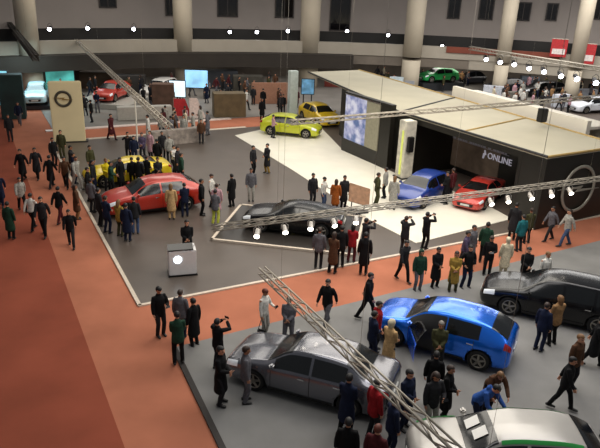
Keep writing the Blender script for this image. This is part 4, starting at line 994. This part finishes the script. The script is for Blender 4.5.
# red aisle between the stands
A = 0.0
for row in (
 (403, 254, 'phone', 150, 'charcoal jacket', 'charcoal', 'short b', 'at the white stage tip', ST),
 (424, 249, 'phone', 130, 'black jacket', 'black', 'short k', 'in front of the white stage tip', ST),
 (402, 281, 'walk', 30, 'charcoal jacket', 'black', 'short k', 'on the aisle beside the white stage corner', A),
 (417, 291, 'stand', 10, 'green jacket', 'grey', 'scarf green', 'on the aisle in front of the blue hatchback', A),
 (434, 288, 'clasp', 20, 'black coat', 'black', 'short k', 'behind the blue hatchback bonnet', A),
 (443, 290, 'clasp', -10, 'gold coat', 'olive', 'long b', 'between two black clad visitors on the aisle', A),
 (455, 291, 'hips', 15, 'black jacket', 'navy', 'short k', 'behind the blue hatchback roof', A),
 (462, 270, 'walk', 60, 'purple jacket', 'charcoal', 'short k', 'on the aisle behind the black clad couple', A),
 (467, 266, 'stand', 40, 'grey coat', 'charcoal', 'short k', 'at the white stage front edge', A),
 (478, 263, 'stand', 160, 'green jacket', 'black', 'short k', 'at the white stage front edge with back turned', A),
 (486, 276, 'text', -20, 'black jacket', 'black', 'short b', 'on the aisle past the white stage tip', A),
 (501, 276, 'stand', 180, 'cream coat', 'cream', 'scarf cream', 'on the aisle beside the black estate car', A),
 (518, 251, 'stand', 200, 'teal jacket', 'charcoal', 'short k', 'on the aisle in front of the black pavilion', A),
 (526, 243, 'clasp', 190, 'olive jacket', 'black', 'short b', 'beside the teal jacket by the pavilion corner', A),
 (548, 241, 'walk', -70, 'grey jacket', 'charcoal', 'short k', 'below the large ring emblem', A),
 (557, 244, 'walk', -80, 'light grey jacket', 'denim', 'short b', 'below the large ring emblem, nearer the estate car', A),
 (513, 240, 'stand', 150, 'charcoal coat', 'black', 'short k', 'at the foot of the black pavilion wall', A),
 # crowd at the platform end
 (318, 268, 'stand', 170, 'grey jacket', 'charcoal', 'short b', 'at the dark stand edge by the platform', ST),
 (327, 271, 'clasp', 150, 'brown coat', 'black', 'long b', 'at the dark stand edge below the spotlights', ST),
 (338, 268, 'stand', 190, 'black jacket', 'black', 'short k', 'between brown coat and red jacket', ST),
 (351, 262, 'clasp', 160, 'red jacket', 'maroon', 'long k', 'by the tilted brown board', ST),
 (363, 274, 'stand', 170, 'black coat', 'black', 'short k', 'beside the red jacket at the stand edge', ST),
 (357, 256, 'phone', 120, 'charcoal jacket', 'grey', 'short k', 'behind the red jacket', ST),
 # white stage
 (312, 206, 'stand', 30, 'charcoal jacket', 'charcoal', 'short k', 'on the white stage edge behind the black coupe', LO),
 (319, 208, 'text', 60, 'white shirt', 'denim', 'short k', 'behind the black coupe on the white stage', LO),
 (326, 212, 'stand', 170, 'orange coat', 'brown', 'long b', 'on the white stage edge behind the black coupe', LO),
 (342, 209, 'stand', 20, 'charcoal coat', 'black', 'short k', 'alone on the white stage by the brown board', LO),
 (376, 205, 'hips', 100, 'olive jacket', 'olive', 'short b', 'on the white stage below the screen wall', LO),
 (384, 198, 'stand', 250, 'light grey jacket', 'black', 'short k', 'at the screen wall near corner', LO),
 (399, 206, 'stand', 160, 'light grey coat', 'white', 'long l', 'between white column and small blue hatchback', LO),
 (446, 202, 'clasp', 280, 'black jacket', 'black', 'short k', 'at the small blue hatchback bonnet', LO),
 (462, 203, 'stand', 220, 'maroon jacket', 'charcoal', 'short b', 'between the small blue and the red cars', LO),
 (253, 175, 'stand', 60, 'charcoal jacket', 'black', 'short k', 'on the white stage edge facing the tan trousered visitor', LO),
 (267, 173, 'clasp', -50, 'charcoal coat', 'gold', 'short k', 'on the white stage by the lone couple', LO),
 (251, 201, 'stand', 10, 'grey jacket', 'light grey', 'short k', 'alone on the dark floor before the white stage', ST),
 (202, 215, 'stand', 100, 'black jacket', 'black', 'short k', 'at the red hatchback tail', ST),
 (209, 207, 'text', 80, 'white shirt', 'charcoal', 'short b', 'behind the red hatchback tail', ST),
 (217, 218, 'stand', 190, 'pink coat', 'grey', 'short b', 'between red hatchback and black coupe', ST),
 (227, 226, 'clasp', 160, 'grey jacket', 'lime', 'short k', 'in lime trousers beside the black car platform', ST),
 (237, 207, 'stand', 230, 'black coat', 'black', 'short k', 'behind the black coupe nose', ST),
 (188, 262, 'clasp', 10, 'black jacket', 'black', 'short k', 'behind the white info podium', ST),
 # around the red car
 (172, 219, 'stand', 190, 'beige coat', 'beige', 'long l', 'at the orange red hatchback door', ST),
 (183, 217, 'clasp', 200, 'navy jacket', 'navy', 'short k', 'beside the beige coat at the red hatchback', ST),
 (128, 241, 'stand', 170, 'navy coat', 'navy', 'short k', 'in front of the orange red hatchback', ST),
 (122, 237, 'text', 160, 'gold jacket', 'olive', 'long l', 'in front of the red hatchback bonnet', ST),
 (108, 233, 'clasp', 150, 'navy jacket', 'navy', 'short b', 'at the red hatchback front wheel', ST),
 (101, 226, 'stand', 130, 'charcoal jacket', 'black', 'short k', 'at the stand edge by the red hatchback', ST),
 (133, 234, 'stand', 190, 'charcoal jacket', 'denim', 'short k', 'beside the navy coat at the red hatchback', ST),
 (95, 212, 'stand', 160, 'grey jacket', 'charcoal', 'short k', 'at the stand edge past the red hatchback nose', ST),
 (106, 188, 'clasp', 40, 'yellow jacket', 'charcoal', 'short l', 'by the yellow car bonnet', ST),
 (117, 183, 'stand', 60, 'black coat', 'black', 'short k', 'in front of the yellow car', ST),
 (99, 190, 'stand', 90, 'charcoal jacket', 'navy', 'short k', 'beside the yellow jacket', ST),
 (146, 184, 'clasp', 150, 'black jacket', 'black', 'short k', 'at the yellow car tail', ST),
 (135, 163, 'stand', 20, 'navy jacket', 'navy', 'short k', 'behind the yellow car roof', ST),
 (142, 161, 'clasp', 0, 'purple jacket', 'charcoal', 'short b', 'behind the yellow car tail', ST),
 (129, 160, 'phone', 10, 'charcoal jacket', 'black', 'short k', 'behind the yellow car bonnet', ST),
 (151, 158, 'stand', -30, 'pink coat', 'charcoal', 'short b', 'behind the yellow car near the white shirt', ST),
 (158, 168, 'stand', 170, 'black jacket', 'black', 'short k', 'beside the white shirt between the two cars', ST),
 (166, 175, 'clasp', 60, 'white shirt', 'charcoal', 'short k', 'between the yellow and red cars', ST),
 (175, 178, 'stand', 80, 'charcoal coat', 'black', 'short k', 'behind the red hatchback roof', ST),
 (182, 184, 'stand', 110, 'green jacket', 'charcoal', 'short b', 'behind the red hatchback roof tail', ST),
 (170, 163, 'stand', 200, 'light grey jacket', 'black', 'short g', 'behind the white shirt near the mottled counter', ST),
 # red side aisle
 (38, 179, 'walk', 10, 'charcoal coat', 'black', 'short k', 'on the red aisle beside the totem', A),
 (26, 181, 'walk', -10, 'black coat', 'black', 'short k', 'on the red aisle before the totem', A),
 (52, 188, 'walk', 170, 'black coat', 'charcoal', 'short k', 'at the foot of the totem', A),
 (63, 188, 'walk', 15, 'brown jacket', 'black', 'short k', 'at the foot of the totem', A),
 (55, 166, 'stand', 50, 'black jacket', 'black', 'short k', 'at the totem edge', A),
 (63, 159, 'stand', 0, 'olive jacket', 'olive', 'short b', 'in front of the totem face', A),
 (73, 176, 'clasp', 100, 'charcoal jacket', 'tan', 'short k', 'in front of the totem', A),
 (80, 186, 'stand', 120, 'navy coat', 'navy', 'short k', 'at the stand edge near the totem', ST),
 (87, 187, 'walk', 60, 'light grey jacket', 'light grey', 'short b', 'at the stand edge near the totem', ST),
 (92, 176, 'stand', 60, 'olive jacket', 'charcoal', 'short k', 'beside the totem facing the yellow car', ST),
 (2, 206, 'walk', 20, 'navy coat', 'navy', 'short k', 'at the far side of the red aisle', A),
 (12, 239, 'stand', 175, 'green coat', 'black', 'short k', 'on the open red aisle, tallest of the group', A),
 (23, 211, 'walk', 40, 'light grey jacket', 'black', 'short k', 'behind the green coat on the red aisle', A),
 (34, 230, 'walk', 175, 'white shirt', 'black', 'short k', 'on the open red aisle beside the green coat', A),
 (45, 236, 'walk', 10, 'charcoal jacket', 'black', 'short k', 'on the open red aisle next to the white shirt', A),
 (61, 223, 'walk', 165, 'black jacket', 'maroon', 'short k', 'on the red aisle toward the totem', A),
 (72, 247, 'walk', 20, 'black jacket', 'charcoal', 'short k', 'alone on the red aisle beside the stand edge', A),
 (78, 219, 'stand', 120, 'brown coat', 'tan', 'long b', 'at the pale stand edge on the red aisle', A),
 (140, 190, 'stand', 170, 'black jacket', 'charcoal', 'short k', 'between the red bonnet and the yellow tail', ST),
 (152, 187, 'clasp', 20, 'charcoal coat', 'black', 'short k', 'between the red windshield and the yellow tail', ST),
 (90, 201, 'stand', 90, 'black coat', 'black', 'short k', 'at the stand edge by the yellow car nose', ST),
 (112, 194, 'clasp', 100, 'green jacket', 'black', 'short k', 'between the red bonnet and the yellow nose', ST),
 (125, 188, 'stand', 200, 'black jacket', 'black', 'short k', 'in front of the yellow car door', ST),
 (163, 158, 'stand', 30, 'charcoal jacket', 'black', 'short k', 'behind the yellow tail, before the mottled counter', ST),
 (112, 140, 'walk', 60, 'maroon coat', 'maroon', 'short k', 'on the cross aisle past the totem', A),
 (63, 135, 'walk', 20, 'brown jacket', 'black', 'short k', 'behind the totem', A),
 # far edge of the stage
 (262, 120, 'stand', 20, 'black coat', 'black', 'short k', 'on the cross aisle behind the lime car', A),
 (283, 114, 'stand', 0, 'black jacket', 'black', 'short k', 'behind the lime yellow car by the banner column', A),
 (281, 115, 'stand', 200, 'charcoal jacket', 'black', 'short k', 'beside the banner column', A),
 (273, 138, 'clasp', 120, 'pink shirt', 'charcoal', 'short k', 'at the lime yellow car bonnet', WS),
 (246, 110, 'walk', 60, 'white shirt', 'black', 'short k', 'near the olive booth counter', ST),
 (238, 112, 'stand', 100, 'black jacket', 'black', 'short k', 'near the olive booth counter', ST),
 (216, 112, 'stand', 30, 'maroon jacket', 'black', 'short k', 'near the white banner', ST),
 (297, 108, 'stand', 30, 'maroon coat', 'black', 'short b', 'between banner column and dark pavilion', ST),
):
    person(*row[:8], z=row[8])

# crowd round the mottled counter and in the distant hall
def crowd(n, x0, x1, y0, y1, where, group, cols, seed):
    rd = random.Random(seed); pts = []
    for _ in range(4000):
        if len(pts) >= n: break
        p = (rd.uniform(x0, x1), rd.uniform(y0, y1)); w = at(*p)
        if all((w - at(*q)).length > .7 for q in pts) and (w - GC).length < GR + 7.2 and all((w - pc_).length > pr_ + .5 for pc_, pr_ in PILL): pts.append(p)
    for p in pts:
        c = rd.choice(cols); k = rd.choice(('jacket', 'jacket', 'coat', 'shirt'))
        lab = 'small distant person in %s %s %s' % (c, k, where)
        wp_ = clear(at(p[0], p[1], .031), .45, True)
        if wp_ is None: continue
        person(p[0], p[1], rd.choice(('stand', 'stand', 'clasp', 'walk', 'hips')), rd.uniform(0, 360), c + ' ' + k, rd.choice(('black', 'charcoal', 'navy', 'grey')), rd.choice(('short k', 'short k', 'short b', 'long b')), z=.031, world=wp_, label=lab, group='%s %s %s' % (c, k, group))
DK = ['black', 'charcoal', 'charcoal', 'navy', 'brown', 'grey', 'maroon', 'olive']
LT = DK + ['white', 'light grey', 'pink', 'tan', 'cream']
crowd(16, 148, 208, 128, 143, 'in the crowd at the stand far edge', 'visitors at the stand far edge', LT, 3)
crowd(12, 120, 200, 88, 110, 'in the crowd by the bright white screen', 'visitors by the white screen', DK, 14)
crowd(20, 203, 285, 88, 112, 'in the crowd before the navy booth', 'visitors before the navy booth', DK, 4)
crowd(10, 62, 100, 92, 124, 'in the crowd behind the totem', 'visitors behind the totem', DK, 5)
crowd(30, 470, 600, 74, 84, 'at the booths under the gallery', 'visitors under the gallery', LT, 16)
crowd(46, 492, 600, 84, 113, 'in the distant hall under the lamp truss', 'visitors under the lamp truss', LT, 6)
crowd(14, 375, 470, 78, 92, 'behind the cream pavilion roof', 'visitors behind the cream roof', LT, 8)
crowd(5, 8, 30, 85, 150, 'far along the red aisle', 'visitors far along the aisle', DK, 9)

# ------------------------------------------------------------------ light
def area(loc, sx, sy, power, col=(1, .93, .82), aim=None):
    d = bpy.data.lights.new('ceiling_lamp', 'AREA'); d.shape = 'RECTANGLE'; d.size = sx; d.size_y = sy; d.energy = power; d.color = col
    o = bpy.data.objects.new('ceiling_lamp', d); COL.objects.link(o); o.location = loc
    if aim is not None: o.rotation_euler = (Vector(aim) - Vector(loc)).to_track_quat('-Z', 'Y').to_euler()
    return o
area((4, 34.5, 12.5), 14, 19, 2600)  # unseen lamp, enlarged and shifted so the sedan roof reflects it
area((9, 36, 12.5), 8, 12, 950)
area((4, 22, 12.5), 16, 4, 1250)
area((9, 17, 12.5), 10, 6, 850, (1, .97, .95))
area((0, 13, 12.5), 8, 5, 420, (1, .96, .92))
area((-9, 32, 12.5), 8, 8, 600)
area((-12, 20, 12.5), 8, 14, 60, (1, .85, .75))
area((-12, 55, 12.0), 20, 8, 1200)
area((22, 55, 12.0), 22, 14, 4200, (1, .97, .93))
area((0, 58, 12.0), 24, 6, 1300, (1, .96, .92))
for k in range(11):      # unseen fill lights added to brighten the space under the gallery
    a = R(-48 + 96 * k / 10); p_ = arc_pt(a, GR + 4, 3.2)
    area(p_, 5, 3, 60 if k < 6 else 150, (1, .95, .88))
area(at(38, 103) + Vector((0, -.5, 5)), 3, 3, 320, (.65, .93, 1))
w = bpy.data.worlds.new('world'); scene.world = w; w.use_nodes = True
w.node_tree.nodes['Background'].inputs[0].default_value = (.9, .95, 1, 1); w.node_tree.nodes['Background'].inputs[1].default_value = .16
scene.view_settings.view_transform = 'Standard'; scene.view_settings.look = 'None'; scene.view_settings.exposure = 0
